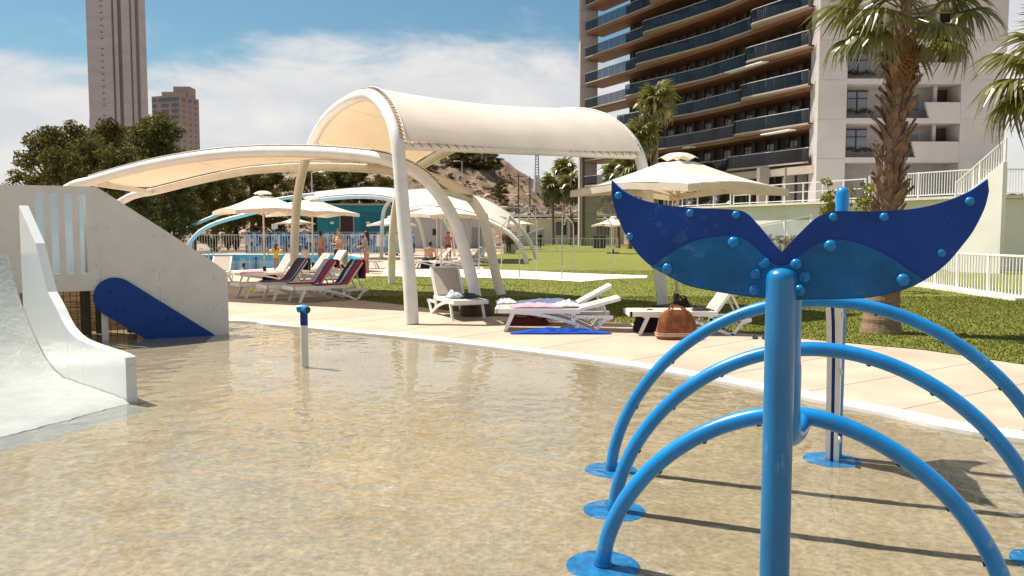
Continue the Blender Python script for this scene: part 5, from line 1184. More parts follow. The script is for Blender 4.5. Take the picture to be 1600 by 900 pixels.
# front tail post and the bent stem behind it
fp = Vector((1.045, 3.10, 0)); zt = 1.462
b = MB(); b.lathe([(0.057, FLOOR_Z), (0.057, 0.7), (0.057, zt - .045), (0.0565, zt - .04), (0.053, zt - .022), (0.042, zt - .008), (0.022, zt), (0.004, zt + .002)], 28, (fp.x, fp.y, 0))
post_m = M('blue_post', (0.0, 0.145, 0.36), 0.32, 0.15, 4, bump=0.03, bscale=30, stretch=(1, 1, 0.35), coat=0.2, scuff=((0.20, 0.36, 0.50), (40, 40, 7)))
tp_ = b.build('tail_post', post_m, whale, smooth=True)
MB().lathe([(0.185, 0), (0.185, 0.004)], 40, (fp.x, fp.y, FLOOR_Z + .002)).build('ground_disc', disc_m, whale)
r0 = tops_[0]; st = Vector((1.155, 3.31, 0))
stem = catmull([r0 + Vector((0, 0, -.025)), r0.lerp(Vector((st.x, st.y, r0.z)), .35) + Vector((0, 0, -.045)), Vector((st.x + .035, st.y + .08, r0.z - .03)), Vector((st.x + .004, st.y + .01, r0.z + .09)), Vector((st.x, st.y, r0.z + .25)), Vector((st.x - .005, st.y, 1.1)), Vector((st.x - .015, st.y - .03, 1.42))], 6)
MB().tube(stem, 0.052, 20).build('tail_stem', blue_tube, whale, smooth=True)
# tail board, traced on its own upright plane and mirrored
RT = -0.36; UT = Vector((math.cos(RT), math.sin(RT), 0)); NT = Vector((UT.y, -UT.x, 0)); NT = NT if NT.y < 0 else -NT
t0 = Vector((1.100, 3.235, 0))
def TP(px, py): q = ONPLANE(px, py, t0, UT); return ((q - t0).dot(UT), q.z)
cx = TP(1219, 420)[0]
top_l = [TP(x, y) for x, y in ((956.7, 281.7), (973, 296.7), (1000, 311), (1033, 319), (1073, 324), (1113, 326), (1150, 328), (1166.7, 333), (1180, 346), (1196.7, 365), (1211, 383))]
bot_l = [TP(x, y) for x, y in ((1193, 465), (1156.7, 461.5), (1106.7, 453), (1073, 445), (1046.7, 431.7), (1020, 416.7), (996.7, 395), (976.7, 363), (963, 330), (957, 303))]
def smooth2(p_, n=4): return [(q.x, q.y) for q in catmull([Vector((a, c, 0)) for a, c in p_], n)]
def TS(lst): return smooth2([(a - cx, c) for a, c in (TP(x, y) for x, y in lst)])
tl = smooth2([(a - cx, c) for a, c in top_l]); bl_ = smooth2([(a - cx, c) for a, c in bot_l])
top_r = TS(((1229, 386), (1237, 377), (1257, 357), (1273, 342), (1290, 333.5), (1307, 330), (1360, 330.5), (1410, 328), (1443, 323.5), (1477, 314.5), (1507, 302.5), (1524, 293), (1542, 280)))
bot_r = TS(((1544, 299), (1537, 326), (1520, 360), (1503, 383), (1477, 413), (1443, 438), (1410, 453), (1367, 463), (1327, 466.5), (1243, 468)))
notch = (TP(1221.7, 393)[0] - cx, TP(1221.7, 393)[1])
outline = tl + [notch] + top_r + bot_r + bl_
tail = MB().prism(outline, t0 + UT * cx, UT, UZ, NT, 0.034, ms=1).build('tail_board', [navy_panel, M('sunlit_panel_edge', (0.0, 0.11, 0.48), 0.4)], whale)  # side faces are a lighter blue: sunlight on the rim put into the colour
in_l = TS(((1019, 417.5), (1046.7, 397), (1073, 381.7), (1100, 373), (1126.7, 369), (1146.7, 368.3), (1166.7, 375), (1183, 388), (1200, 405), (1211, 412.5), (1221, 416)))
in_r = TS(((1232, 413), (1242, 406), (1253, 397), (1270, 385), (1290, 377), (1310, 374), (1333, 378), (1360, 387), (1387, 400), (1413, 417), (1443, 437)))
ibr = [(x, y + .004) for x, y in bot_r if x <= in_r[-1][0] - .02]; ib = [(x, y + .004) for x, y in bl_ if x >= in_l[0][0] + .025]
inset = MB().prism(in_l + in_r + ibr + ib, t0 + UT * cx + NT * 0.0205, UT, UZ, NT, 0.008).build('tail_inset', teal_panel, tail)
capm = MB(); capm.lathe([(0.0245, -.004), (0.024, .004), (0.020, .010), (0.012, .014), (0.003, .0155)], 18); cap_s = capm.mesh('bolt_cap', None, True); cap_s.materials.append(blue_cap)
qe = NT.to_track_quat('Z', 'Y').to_euler()
def cap(px, py, sc_, off):
    a, c = TP(px, py); o = put('bolt_cap', cap_s, blue_cap, tail); o.location = t0 + UT * a + UZ * c + NT * off - whale.location; o.rotation_euler = qe; o.scale = (sc_,) * 3
for px, py in ((968, 306), (1079.3, 333.3), (1150.7, 336), (985.7, 369.3), (1301.7, 339.3), (1381, 339.3), (1514, 315), (1470, 395)): cap(px, py, 0.70, 0.018)
for px, py in ((1147.3, 379), (1044.3, 419.3), (1297.3, 384.3), (1410, 436.7)): cap(px, py, 1.0, 0.026)
for px, py in ((1195, 411), (1180.7, 427.7), (1179.3, 451.7), (1244.3, 412.7), (1257.7, 432.7), (1250, 453)): cap(px, py, 0.95, 0.026)
# standing fin post behind the ribs, its board turned edge-on
fb = G(1301, 733, FLOOR_Z); fv = Vector((0.43, 0.90, 0)).normalized(); fn2 = Vector((fv.y, -fv.x, 0))
fin = thing('fin_post', 'blue and white fin post seen edge-on behind the whale ribs', 'splash toy', (fb.x, fb.y, FLOOR_Z))
MB().lathe([(0.20, 0), (0.20, 0.004)], 40, (fb.x - .01, fb.y, FLOOR_Z + .002)).build('ground_disc', disc_m, fin)
zt2 = 1.93
pp = [(fb.x + .045, fb.y + .07, FLOOR_Z), (fb.x + .045, fb.y + .07, zt2 - .05)]
MB().tube([pp[0], pp[1], (pp[1][0], pp[1][1], zt2 - .015), (pp[1][0], pp[1][1], zt2)], [0.047, 0.047, 0.038, 0.018], 18).build('post', blue_tube, fin, smooth=True)
prof = [(-0.05, FLOOR_Z), (-0.10, 0.35), (-0.16, 0.7), (-0.30, 0.98), (-0.52, 1.2), (-0.66, 1.52), (-0.42, 1.42), (-0.12, 1.40), (0.03, 1.30), (0.22, 1.40), (0.42, 1.62), (0.36, 1.25), (0.18, 0.95), (0.03, 0.75), (0.02, FLOOR_Z)]
for of, mt, nm in ((-0.028, white_paint, 'side_board'), (0.0, navy_panel, 'core_board'), (0.028, white_paint, 'side_board')):
    th_ = 0.014 if nm == 'core_board' else 0.034
    MB().prism([(x * (1 if nm == 'side_board' else 0.94), z) for x, z in prof], Vector((fb.x - .005, fb.y, 0)) + fn2 * of, fv, UZ, fn2, th_).build(nm, mt, fin)
for z_ in (0.25, 0.75, 1.15): o = put('bolt', bolt, hdpe, fin); o.location = Vector((0, 0, z_)) + fn2 * .04 - fv * (.1 + .1 * z_); o.rotation_euler = fn2.to_track_quat('Z', 'Y').to_euler()

# ------------------------------------------------------------------ palms
def frond_geo(b, seed, nl=26, pet=0.62, L=0.95, w=0.030, droop=0.35, M4=None, seg=5, fold=0.05):
    g = random.Random(seed); pp = [Vector((pet * k / 4, 0, -0.04 * (k / 4) ** 2)) for k in range(5)]
    T = (lambda v: M4 @ v) if M4 is not None else (lambda v: v)
    b.tube([T(p_) for p_ in pp], [0.017, 0.015, 0.013, 0.011, 0.010], 5, m=1)
    o = pp[-1]
    for i in range(nl):
        f = (i / (nl - 1)) * 2 - 1; th = f * math.radians(112); ll = L * (1 - 0.30 * abs(f) ** 1.6) * g.uniform(0.88, 1.06); k = g.uniform(0.7, 1.35) * droop
        d = Vector((math.cos(th), math.sin(th), 0)); sd = Vector((-d.y, d.x, 0)); tw = fold * (1 if i % 2 else -1); hang = g.uniform(0, 1) ** 3 * 0.35
        vs, fs = [], []
        for s_ in range(seg + 1):
            q = s_ / seg; r_ = ll * q
            zc = 0.10 * math.sin(math.pi * min(1, q * 1.1)) * (1 - abs(f) * .6) - k * (q ** 2.4) * ll - hang * max(0, q - .55) ** 1.2 - 0.10 * abs(f) * q
            rr = r_ * (1 - 0.22 * q * q * min(1, k + hang)); c = o + d * rr + Vector((0, 0, zc))
            ww = max(0.003, (w * 0.35 + min(q / 0.5, 1) * w * 1.0) * (1 if q <= .55 else max(0.06, (1 - q) / .45)))
            ww = min(ww, 0.006 + rr * math.radians(224 / nl) * 0.56)
            vs += [T(c - sd * ww + Vector((0, 0, tw * ww * 8))), T(c + sd * ww - Vector((0, 0, tw * ww * 8)))]
        for s_ in range(seg): fs.append((2 * s_, 2 * s_ + 1, 2 * s_ + 3, 2 * s_ + 2))
        b.add(vs, fs, 0)
    return b
FRONDS = []
for sd in range(5): FRONDS.append(frond_geo(MB(), sd, nl=34, pet=0.78, L=0.86, droop=0.10 + 0.09 * sd, w=0.024, seg=6).mesh('frond'))
for m_ in FRONDS: m_.materials.append(palm_leaf); m_.materials.append(palm_leaf)
DEADF = []
for sd in range(3): m_ = frond_geo(MB(), 40 + sd, nl=22, pet=0.35, L=0.9, droop=0.5, w=0.016).mesh('dead_frond'); m_.materials.append(palm_dead); m_.materials.append(palm_dead); DEADF.append(m_)
boot_b = MB()
bp_ = [(-.055, 0), (-.048, .08), (-.03, .16), (-.012, .24), (.012, .25), (.03, .15), (.05, .08), (.055, 0)]
n_ = len(bp_); boot_b.add([(x, 0.010 + 0.10 * (z / .25) ** 1.6 - .3 * x * x * 10, z) for x, z in bp_] + [(x * .8, -0.012 + 0.085 * (z / .25) ** 1.6, z) for x, z in bp_], [tuple(range(n_)), tuple(range(n_, 2 * n_))[::-1]] + [(i, n_ + i, n_ + (i + 1) % n_, (i + 1) % n_) for i in range(n_)])
BOOT = boot_b.mesh('leaf_base'); BOOT.materials.append(palm_boot)
def big_palm(loc, label, hgt, sc, seed, nfr=27, lean=(0, 0), boots=190):
    g = random.Random(seed); o = thing('fan_palm', label, 'palm tree', loc, 0, 'near fan palms')
    top = Vector((lean[0], lean[1], hgt)); prof = [(0, 0.33), (0.08, 0.30), (0.3, 0.265), (0.8, 0.24), (1.4, 0.215), (2.2, 0.175), (3.2, 0.145), (hgt, 0.10)]
    pts, rr = [], []
    for k in range(70):
        z = hgt * k / 69; r_ = float(np.interp(z, [p_[0] for p_ in prof], [p_[1] for p_ in prof])); pts.append(top * (z / hgt) ** 1.2 if z else Vector()); pts[-1].z = z; rr.append(r_ * (1.0 + (0.03 if k % 2 else 0)))
    MB().tube(pts, rr, 22).build('trunk', palm_trunk, o, local=True)
    for i in range(boots):
        z = 1.45 + (hgt - 2.05) * (i / boots); a = i * 2.39996 + g.uniform(-.3, .3); r_ = float(np.interp(z, [p_[0] for p_ in prof], [p_[1] for p_ in prof])); c = top * (z / hgt) ** 1.2
        q = put('leaf_base', BOOT, palm_boot, o); q.location = (c.x + r_ * .92 * math.cos(a), c.y + r_ * .92 * math.sin(a), z); s_ = g.uniform(0.75, 1.5); q.scale = (s_ * 1.1, s_ * .75, s_ * g.uniform(.8, 1.3))
        q.rotation_euler = (g.uniform(-.5, .25), g.uniform(-.55, .55), a - PI / 2 + g.uniform(-.6, .6))
    for i in range(nfr):
        f = i / (nfr - 1); el = math.radians(80 - 112 * f ** 0.9) + g.uniform(-.12, .12); a = i * 2.39996 + g.uniform(-.35, .35)
        q = put('frond', FRONDS[min(4, int(f * 4 + g.uniform(0, 1)))], palm_leaf, o); q.location = (top.x + .07 * math.cos(a), top.y + .07 * math.sin(a), hgt - .28 * f); s_ = sc * g.uniform(.9, 1.12); q.scale = (s_,) * 3
        q.rotation_euler = (Matrix.Rotation(a, 3, 'Z') @ Matrix.Rotation(-el, 3, 'Y') @ Matrix.Rotation(g.uniform(-.35, .35), 3, 'X')).to_euler()
    for i in range(26):
        a = i * 2.39996 * .77 + 3.0; z = hgt - .30 - .55 * (i / 25) ; el = math.radians(-82 + g.uniform(-6, 7))
        q = put('dead_frond', DEADF[i % 3], palm_dead, o); q.location = (top.x + .13 * math.cos(a), top.y + .13 * math.sin(a), z); s_ = sc * g.uniform(.7, 1.0) * .85; q.scale = (s_, s_ * .45, s_ * .7)
        q.rotation_euler = (Matrix.Rotation(a, 3, 'Z') @ Matrix.Rotation(-el, 3, 'Y') @ Matrix.Rotation(g.uniform(-.5, .5), 3, 'X')).to_euler()
    return o
q = G(1376, 520); big_palm((q.x, q.y, 0), 'big shaggy fan palm on the lawn behind the whale tail', 5.2, 0.88, 3, lean=(0.22, 0.0))
big_palm((9.55, 13.6, 0), 'fan palm at the right edge with only its fronds reaching in', 4.6, 1.0, 8, nfr=24, boots=90)
# distant palms: trunk and one crown each
def crown_geo(seed, nfr, sc, droop):
    g = random.Random(seed); b = MB()
    for i in range(nfr):
        f = i / (nfr - 1); el = math.radians(75 - 135 * f ** .9); a = i * 2.39996
        m4 = Matrix.Translation((0, 0, -.3 * f)) @ Matrix.Rotation(a, 4, 'Z') @ Matrix.Rotation(-el, 4, 'Y') @ Matrix.Rotation(g.uniform(-.4, .4), 4, 'X') @ Matrix.Scale(sc * g.uniform(.85, 1.15), 4)
        frond_geo(b, seed * 50 + i, nl=15, droop=droop, w=0.07, M4=m4, seg=3)
    return b
FARC = []
for sd in (1, 2): m_ = crown_geo(sd, 30, 1.25, .45).mesh('crown'); m_.materials.append(palm_leaf); m_.materials.append(palm_leaf); FARC.append(m_)
skirt = crown_geo(5, 16, .7, .6)
def far_palm(px, cy, Y, sc, label, var=0, base=0.0, flowers=False):
    c = AT(px, cy, Y); o = thing('palm_tree', label, 'palm tree', (c.x, Y, base), 0, 'palms across the lawn'); h_ = c.z - base
    MB().tube([(0, 0, 0), (0.05, 0, h_ * .1), (0.02, 0, h_ * .5), (0, 0, h_)], [0.30, 0.22, 0.19, 0.15], 10).build('trunk', palm_trunk, o, local=True, smooth=True)
    q = put('crown', FARC[var], palm_leaf, o); q.location = (0, 0, h_); q.scale = (sc,) * 3; q.rotation_euler = (0, 0, px)
    q = put('dead_skirt', FARC[1 - var].copy(), palm_dead, o); q.data.materials.clear(); q.data.materials.append(palm_dead); q.data.materials.append(palm_dead); q.location = (0, 0, h_ - .5 * sc); q.scale = (sc * .42, sc * .42, sc * .75); q.rotation_euler = (PI, 0, 0)
    if flowers:
        b = MB()
        for i in range(22):
            a = R.uniform(0, 6.28); b.tube([(0, 0, h_ - .1), (.6 * math.cos(a), .6 * math.sin(a), h_ + .25), (1.0 * math.cos(a), 1.0 * math.sin(a), h_ - .5), (1.05 * math.cos(a), 1.05 * math.sin(a), h_ - 1.3)], [.04, .07, .16, .04], 5)
        b.build('flower_stalks', M('palm_flower', (0.42, 0.28, 0.15), .9, .2, 5), o, local=True)
    return o
far_palm(1025, 158, 58, 1.0, 'tall palm with tan flower stalks in front of the hotel balconies', 0, TZ, True)
far_palm(1001, 214, 57.5, 0.85, 'palm peeping over the right end of the vault canopy', 1, TZ)
far_palm(864, 292, 108, 1.25, 'leftmost palm across the lawn'); far_palm(893, 290, 106, 1.25, 'palm left of the bare trunk across the lawn', 1); far_palm(881, 264, 126, 1.3, 'taller palm behind the pair across the lawn', 0)
far_palm(911, 205, 100, 1.2, 'bare tall palm trunk running up behind the vault canopy', 1); far_palm(966, 272, 84, 1.25, 'palm with its base beside the tip of the whale tail', 0); far_palm(985, 262, 80, 1.1, 'palm half hidden behind the parasol', 1)

# ------------------------------------------------------------------ people
def capsule(b, p, q, r0, r1, n=12):
    p, q = Vector(p), Vector(q); d = (q - p); L = d.length
    if L < 1e-5: b.ball(p, r0, n, 8); return
    d.normalize(); pts, rr = [], []
    for k in range(5): a = PI / 2 * k / 4; pts.append(p - d * r0 * math.cos(a)); rr.append(max(.0015, r0 * math.sin(a)))
    for k in range(1, 4): pts.append(p.lerp(q, k / 4)); rr.append(r0 + (r1 - r0) * k / 4)
    for k in range(5): a = PI / 2 * k / 4; pts.append(q + d * r1 * math.sin(a)); rr.append(max(.0015, r1 * math.cos(a)))
    b.tube(pts, rr, n)
def remeshed(b, voxel, smooth=4):
    me = b.mesh('tmp'); o = bpy.data.objects.new('tmp', me); C.objects.link(o)
    m_ = o.modifiers.new('r', 'REMESH'); m_.mode = 'VOXEL'; m_.voxel_size = voxel; m_.use_smooth_shade = True
    s_ = o.modifiers.new('s', 'SMOOTH'); s_.iterations = smooth; s_.factor = 0.5
    dg = bpy.context.evaluated_depsgraph_get(); out = bpy.data.meshes.new_from_object(o.evaluated_get(dg)); bpy.data.objects.remove(o); bpy.data.meshes.remove(me); return out
def cut_clothes(me, pred, off, name, mat, parent):
    n = len(me.vertices); co = np.empty(n * 3); me.vertices.foreach_get('co', co); co = co.reshape(-1, 3); no = np.empty(n * 3); me.vertices.foreach_get('normal', no); no = no.reshape(-1, 3)
    b = MB(); idx = {}; vs, fs = [], []
    for p_ in me.polygons:
        c = p_.center
        if pred(c.x, c.y, c.z):
            f = []
            for v in p_.vertices:
                if v not in idx: idx[v] = len(vs); vs.append(tuple(co[v] + no[v] * off))
                f.append(idx[v])
            fs.append(tuple(f))
    if fs: return b.add(vs, fs).build(name, mat, parent, local=True, smooth=True)
def person(label, loc, rz, hgt, skin, hair, clothes, pose='stand', arms=None, hair_len=0.0, turn=0.0, voxel=0.011, female=True, fat=1.0, group=None):
    o = thing('person', label, 'person', loc, rz, group); o.scale = (hgt / 1.70,) * 3
    b = MB(); H_ = 0.90; f_ = fat
    seat = pose == 'sit'; dz = -0.42 if seat else 0.0
    P = lambda x, y, z: Vector((x, y, z + dz))
    hw = 0.092 if female else 0.085; sw = 0.165 if female else 0.19
    # faces -y
    b.ball(P(0, 0.01, .95), (0.165 * f_, 0.115 * f_, 0.125)); b.ball(P(0, 0.03, .90), (0.150 * f_, 0.115 * f_, 0.10)); b.ball(P(0, 0, 1.10), (0.125 * f_, 0.092 * f_, 0.15)); b.ball(P(0, 0, 1.28), (0.145 * f_, 0.100 * f_, 0.15)); b.ball(P(0, 0.01, 1.36), (sw * .93, 0.085, 0.09))
    if female:
        for s_ in (-1, 1): b.ball(P(s_ * .07, -.085, 1.265), (0.062, 0.055, 0.06))
    capsule(b, P(0, .012, 1.36), P(0, -.005, 1.52), .058, .052)
    hc = P(0, -.015, 1.595); tr = Matrix.Rotation(turn, 3, 'Z')
    b.ball(hc + Vector((0, .012, .012)), (0.075, 0.092, 0.105), 16, 10); fv_ = tr @ Vector((0, -1, 0)); sv = tr @ Vector((1, 0, 0))
    b.ball(hc + fv_ * .022 + Vector((0, 0, -.052)), (0.056, 0.062, 0.062), 14, 8); b.ball(hc + fv_ * .088 + Vector((0, 0, -.028)), (.012, .016, .020), 8, 6)
    for s_ in (-1, 1): b.ball(hc + sv * s_ * .076 + Vector((0, .012, -.012)), (.013, .020, .030), 8, 6)
    for s_ in (-1, 1):
        if seat:
            kn, an = P(s_ * .13, -.43, .90), P(s_ * .13, -.43, .52)
        else: kn, an = P(s_ * .095 + .0, -.015, .49), P(s_ * .085, .02, .085)
        hip = P(s_ * hw, 0.01, .90); capsule(b, hip, kn, .088 * f_, .054); mid_ = kn.lerp(an, .3) + Vector((0, .022 if not seat else 0, 0)); capsule(b, kn, mid_, .053, .056); capsule(b, mid_, an, .055, .034)
        capsule(b, an + Vector((0, .02, -.045)), an + Vector((s_ * .012, -.13, -.055)), .036, .026); b.ball(an + Vector((s_ * .012, -.13, -.06)), (.044, .05, .020))
        sh_ = P(s_ * sw, .01, 1.385); el, wr = (arms or {}).get(s_, (Vector((s_ * .235, .03, 1.12)), Vector((s_ * .24, -.05, .88))))
        el, wr = Vector(el) + Vector((0, 0, dz)), Vector(wr) + Vector((0, 0, dz)); b.ball(sh_ + Vector((-s_ * .01, 0, -.01)), (.055, .055, .058)); capsule(b, sh_, el, .047, .036); capsule(b, el, wr, .037, .025)
        hd = (wr - el).normalized(); side_ = hd.cross(Vector((0, 1, 0))); side_ = side_.normalized() if side_.length > .1 else Vector((1, 0, 0)); dn = hd.cross(side_)
        capsule(b, wr, wr + hd * .07, .024, .026); 
        for k in range(4):
            st_ = wr + hd * .085 + side_ * (-.027 + .018 * k); ln = (.062, .074, .068, .052)[k]; capsule(b, st_ - hd * .03, st_ + hd * ln * .5, .0095, .009, 7); capsule(b, st_ + hd * ln * .5, st_ + hd * ln * .9 + dn * ln * .35, .009, .008, 7)
        capsule(b, wr + hd * .03 - side_ * .022, wr + hd * .075 - side_ * .052 + dn * .012, .011, .009, 7)
    me = remeshed(b, voxel); me.name = 'body'; body = put('body', me, skin, o)
    # face, hair
    e_ = MB()
    for s_ in (-1, 1): e_.ball(hc + fv_ * .083 + sv * s_ * .030 + Vector((0, 0, .004)), (.012, .010, .007), 8, 5)
    e_.build('eyes', rubber, body, local=True); MB().ball(hc + fv_ * .078 + Vector((0, 0, -.068)), (.022, .012, .007), 8, 5).build('mouth', M('lips', (.30, .09, .08), .5), body, local=True)
    hb = MB(); hb.ball(hc + Vector((0, .022, .032)), (.086, .100, .100), 14, 9); hb.ball(hc - fv_ * .03 + Vector((0, .02, -.02)), (.080, .080, .095), 12, 8)
    if hair_len:
        capsule(hb, hc - fv_ * .055 + Vector((0, .01, 0)), hc - fv_ * .085 + Vector((0, .03, -hair_len * .55)), .070, .060); capsule(hb, hc - fv_ * .085 + Vector((0, .03, -hair_len * .55)), hc - fv_ * .09 + Vector((0, .03, -hair_len)), .058, .025)
    hm = remeshed(hb, 0.012, 3); n = len(hm.vertices); hco = np.empty(n * 3); hm.vertices.foreach_get('co', hco); hco = hco.reshape(-1, 3)
    fvn = np.array(fv_); cc = np.array(hc); d_ = (hco - cc) @ fvn; low = hco[:, 2] < cc[2] + .055; m_ = low & (d_ > .035); hco[m_] -= np.outer(d_[m_] - .035, fvn)
    hm.vertices.foreach_set('co', hco.ravel()); hm.update(); hm.name = 'hair'; put('hair', hm, hair, body)
    for nm, pred, off, mat in clothes: cut_clothes(me, pred, off, nm, mat, body)
    return o
sk1, sk2, sk3 = skin_m('tan', (0.42, 0.23, 0.14)), skin_m('warm', (0.50, 0.29, 0.19)), skin_m('deep', (0.34, 0.17, 0.10)); hair_d = M('dark_hair', (0.018, 0.012, 0.010), 0.5, .2, 20); hair_b = M('brown_hair', (0.07, 0.035, 0.018), 0.5, .2, 20)
bik = lambda lo, hi: (lambda x, y, z: lo < z < hi and abs(x) < .19)
bottoms = lambda x, y, z: .84 + abs(x) * .55 < z < .985 and abs(x) < .21
top_b = lambda x, y, z: 1.20 < z < 1.315 and abs(x) < .175
straps = lambda x, y, z: 1.30 < z < 1.47 and .075 < abs(x) < .10
pinkb = cloth('pale_pink', (0.70, 0.42, 0.36)); blueb = cloth('blue_grey', (0.25, 0.30, 0.38))
folded = {-1: ((-.25, -.02, 1.13), (-.02, -.17, 1.14)), 1: ((.25, -.02, 1.13), (.03, -.18, 1.17))}
fwd = {-1: ((-.20, -.02, 1.12), (-.10, -.24, 1.10)), 1: ((.20, -.02, 1.12), (.12, -.23, 1.08))}
q = G(573, 427); person('dark-haired woman in a bikini standing alone by the lawn corner, side on', q, math.radians(-105), 1.66, sk1, hair_d, [('bikini_bottom', bottoms, .006, blueb), ('bikini_top', top_b, .006, blueb)], arms=fwd, hair_len=.46)
q = G(530, 427.5); pw = person('woman in a pale pink bikini with a burgundy wrap, arms folded', q, math.radians(8), 1.74, sk2, hair_d, [('bikini_bottom', bottoms, .006, pinkb), ('bikini_top', top_b, .007, pinkb)], arms=folded, hair_len=.16, fat=1.12)
b = MB(); b.lathe([(.205, .20), (.215, .35), (.20, .55), (.195, .72), (.19, .88), (.178, .93)], 24, sy=.80); w = b.build('wrap_skirt', cloth('wrap', (0.10, 0.016, 0.03)), pw.children[0], local=True, smooth=True)
q = G(502, 425); person('person seen from behind with arms forward, talking by the swimming pool', q, math.radians(150), 1.68, sk1, hair_d, [('swim_bottom', lambda x, y, z: .80 < z < .98 and abs(x) < .2, .007, cloth('tan_print', (0.30, 0.17, 0.11)))], arms=fwd, turn=.9, female=False)
q = G(432, 425.5); ch = person('child with yellow armbands standing with their back to the view', q, math.radians(175), 1.16, sk3, hair_d, [('swimsuit', lambda x, y, z: .86 < z < 1.36 and abs(x) < .17, .007, cloth('yellow', (0.72, 0.45, 0.01)))], arms={-1: ((-.36, .0, 1.22), (-.50, -.06, 1.05)), 1: ((.36, .0, 1.22), (.50, -.06, 1.05))}, hair_len=.30)
yel = M('inflatable_yellow', (0.80, 0.50, 0.01), .3)
for s_ in (-1, 1): b = MB(); b.ball((s_ * .30, .005, 1.29), (.125, .12, .095), 12, 8); b.build('armband', yel, ch.children[0], local=True, smooth=True)
q = G(478, 424.5); person('toddler in a white swim shirt standing right of the pale canopy column', q, math.radians(-160), 1.06, sk2, hair_b, [('swim_shirt', lambda x, y, z: .82 < z < 1.42 and abs(x) < .26, .008, cloth('rose_white', (0.72, 0.58, 0.55)))], fat=1.08, female=False)
for px, py, lab, rz in ((355, 401, 'dark-haired swimmer standing chest-deep in the pool', 2.6), (332.5, 402.5, 'swimmer near the pool ladder, only head and shoulders showing', 1.4), (383, 404, 'swimmer low in the water near the middle of the pool', 4.0)):
    q = AT(px, py, 48); sw_ = person(lab, (q.x, 48 if px != 383 else 50, -1.36), rz, 1.55 if px != 383 else 1.48, sk1, hair_d, [('swim_top', lambda x, y, z: .80 < z < 1.2, .007, blackc)], female=False)
for px, lab, rz in ((342, 'dark-haired bather at the near pool edge, behind the lounger at the slide panel', 3.0), (381, 'dark-haired bather at the near pool edge, behind the pink towel', 3.3)):
    q = G(px, 417.5); person(lab, (q.x, q.y, -1.36), rz, 1.56, sk3, hair_d, [('swimsuit', lambda x, y, z: .80 < z < 1.2 and abs(x) < .2, .007, blackc)], female=False)
q = local_pt(FL[0], 1.0, 0.25, -0.10); person('bare-backed man sitting on the far lounger with the orange towel', q, math.radians(200), 1.75, sk2, hair_d, [('shorts', lambda x, y, z: .38 < z < .56, .008, tealc)], pose='sit', female=False, fat=1.1)
q = G(701, 410); person('sunburnt person standing by the far loungers under the parasol', q, math.radians(30), 1.66, skin_m('red', (0.48, 0.17, 0.11)), hair_d, [('shorts', lambda x, y, z: .62 < z < .98 and abs(x) < .22, .008, cloth('rust', (.28, .06, .03)))], female=False)
q = G(843.5, 389); person('person in dark clothes standing at the far fence', q, math.radians(20), 1.70, sk1, hair_d, [('shirt', lambda x, y, z: .88 < z < 1.44, .01, cloth('charcoal', (.03, .03, .04))), ('trousers', lambda x, y, z: .12 < z <= .88, .01, cloth('navy_trousers', (.02, .025, .05)))], female=False)
q = G(795, 397); person('person in dark clothes behind the round planter bush', q, math.radians(10), 1.72, sk1, hair_d, [('shirt', lambda x, y, z: .88 < z < 1.44, .01, cloth('maroon_shirt', (.10, .04, .04))), ('trousers', lambda x, y, z: .12 < z <= .88, .01, cloth('dark_trousers', (.03, .03, .03)))], female=False)
q = AT(411, 372, 64.5); person('attendant in dark clothes standing behind the mosaic counter', (q.x, 64.5, 0.35), math.radians(60), 1.72, sk3, hair_d, [('shirt', lambda x, y, z: .88 < z < 1.44, .01, navy), ('trousers', lambda x, y, z: .12 < z <= .88, .01, navy)], female=False)
b = MB(); b.box((q.x, 64.5, 0.175), (1.2, .8, .35)); tag(b.build('bar_step', cream_slab), 'low step behind the mosaic counter', 'step')

# ------------------------------------------------------------------ small things
q = G(796, 396.5); pl_o = thing('planter', 'round bush in a pale grey pot at the lawn edge', 'planter', q)
MB().lathe([(0.42, 0), (.55, .35), (.60, .72), (.52, .72)], 16).build('pot', M('pot_grey', (.42, .40, .40), .7), pl_o, local=True, smooth=True)
V, Fc = leaf_quads([(R.uniform(-.35, .35), R.uniform(-.35, .35), R.uniform(.85, 1.5)) for _ in range(14)], [.38] * 14, 420, .09, 77); put('bush', crown_mesh('bush', V, Fc, leaf_mat('bush_leaf', (.10, .10, .02), (.18, .16, .03), 2)), None, pl_o)
q = G(936, 388); cb = thing('towel_cabinet', 'navy box cabinet standing on the far lawn', 'cabinet', q)
MB().box((0, 0, .62), (1.25, .8, 1.2)).build('body', M('cabinet_navy', (.012, .02, .06), .4), cb, local=True); MB().box((0, -.41, .62), (.03, .02, 1.1)).build('door_gap', sky_tint_steel, cb, local=True); MB().box((0, 0, 1.25), (1.32, .86, .06)).build('lid', M('cabinet_lid', (.03, .04, .1), .4), cb, local=True)
# pool ladder
q = G(329, 413); ldd = thing('pool_ladder', 'chrome pool ladder at the edge of the swimming pool', 'ladder', q)
for dx in (0.0, -.5):
    MB().tube(catmull([Vector(p_) for p_ in ((dx, .5, -.7), (dx, .45, .3), (dx, .32, .72), (dx, .05, .80), (dx, -.22, .62), (dx, -.28, 0))], 5), .024, 8).build('handrail', steel, ldd, local=True, smooth=True)
for z_ in (-.15, -.4): MB().bar((-.5, .5, z_), (0, .5, z_), .08, .03).build('rung', steel, ldd, local=True)
q = G(549, 402); ldd = thing('pool_handrail', 'curved chrome handrail at the right tip of the swimming pool', 'handrail', q)
for dx in (-3.2, 0.4):
    MB().tube(catmull([Vector(p_) for p_ in ((dx - .5, .3, -.3), (dx - .45, .25, .5), (dx - .2, .1, .85), (dx + .05, 0, .7), (dx + .3, -.1, 0))], 5), .026, 8).build('rail', steel, ldd, local=True, smooth=True)
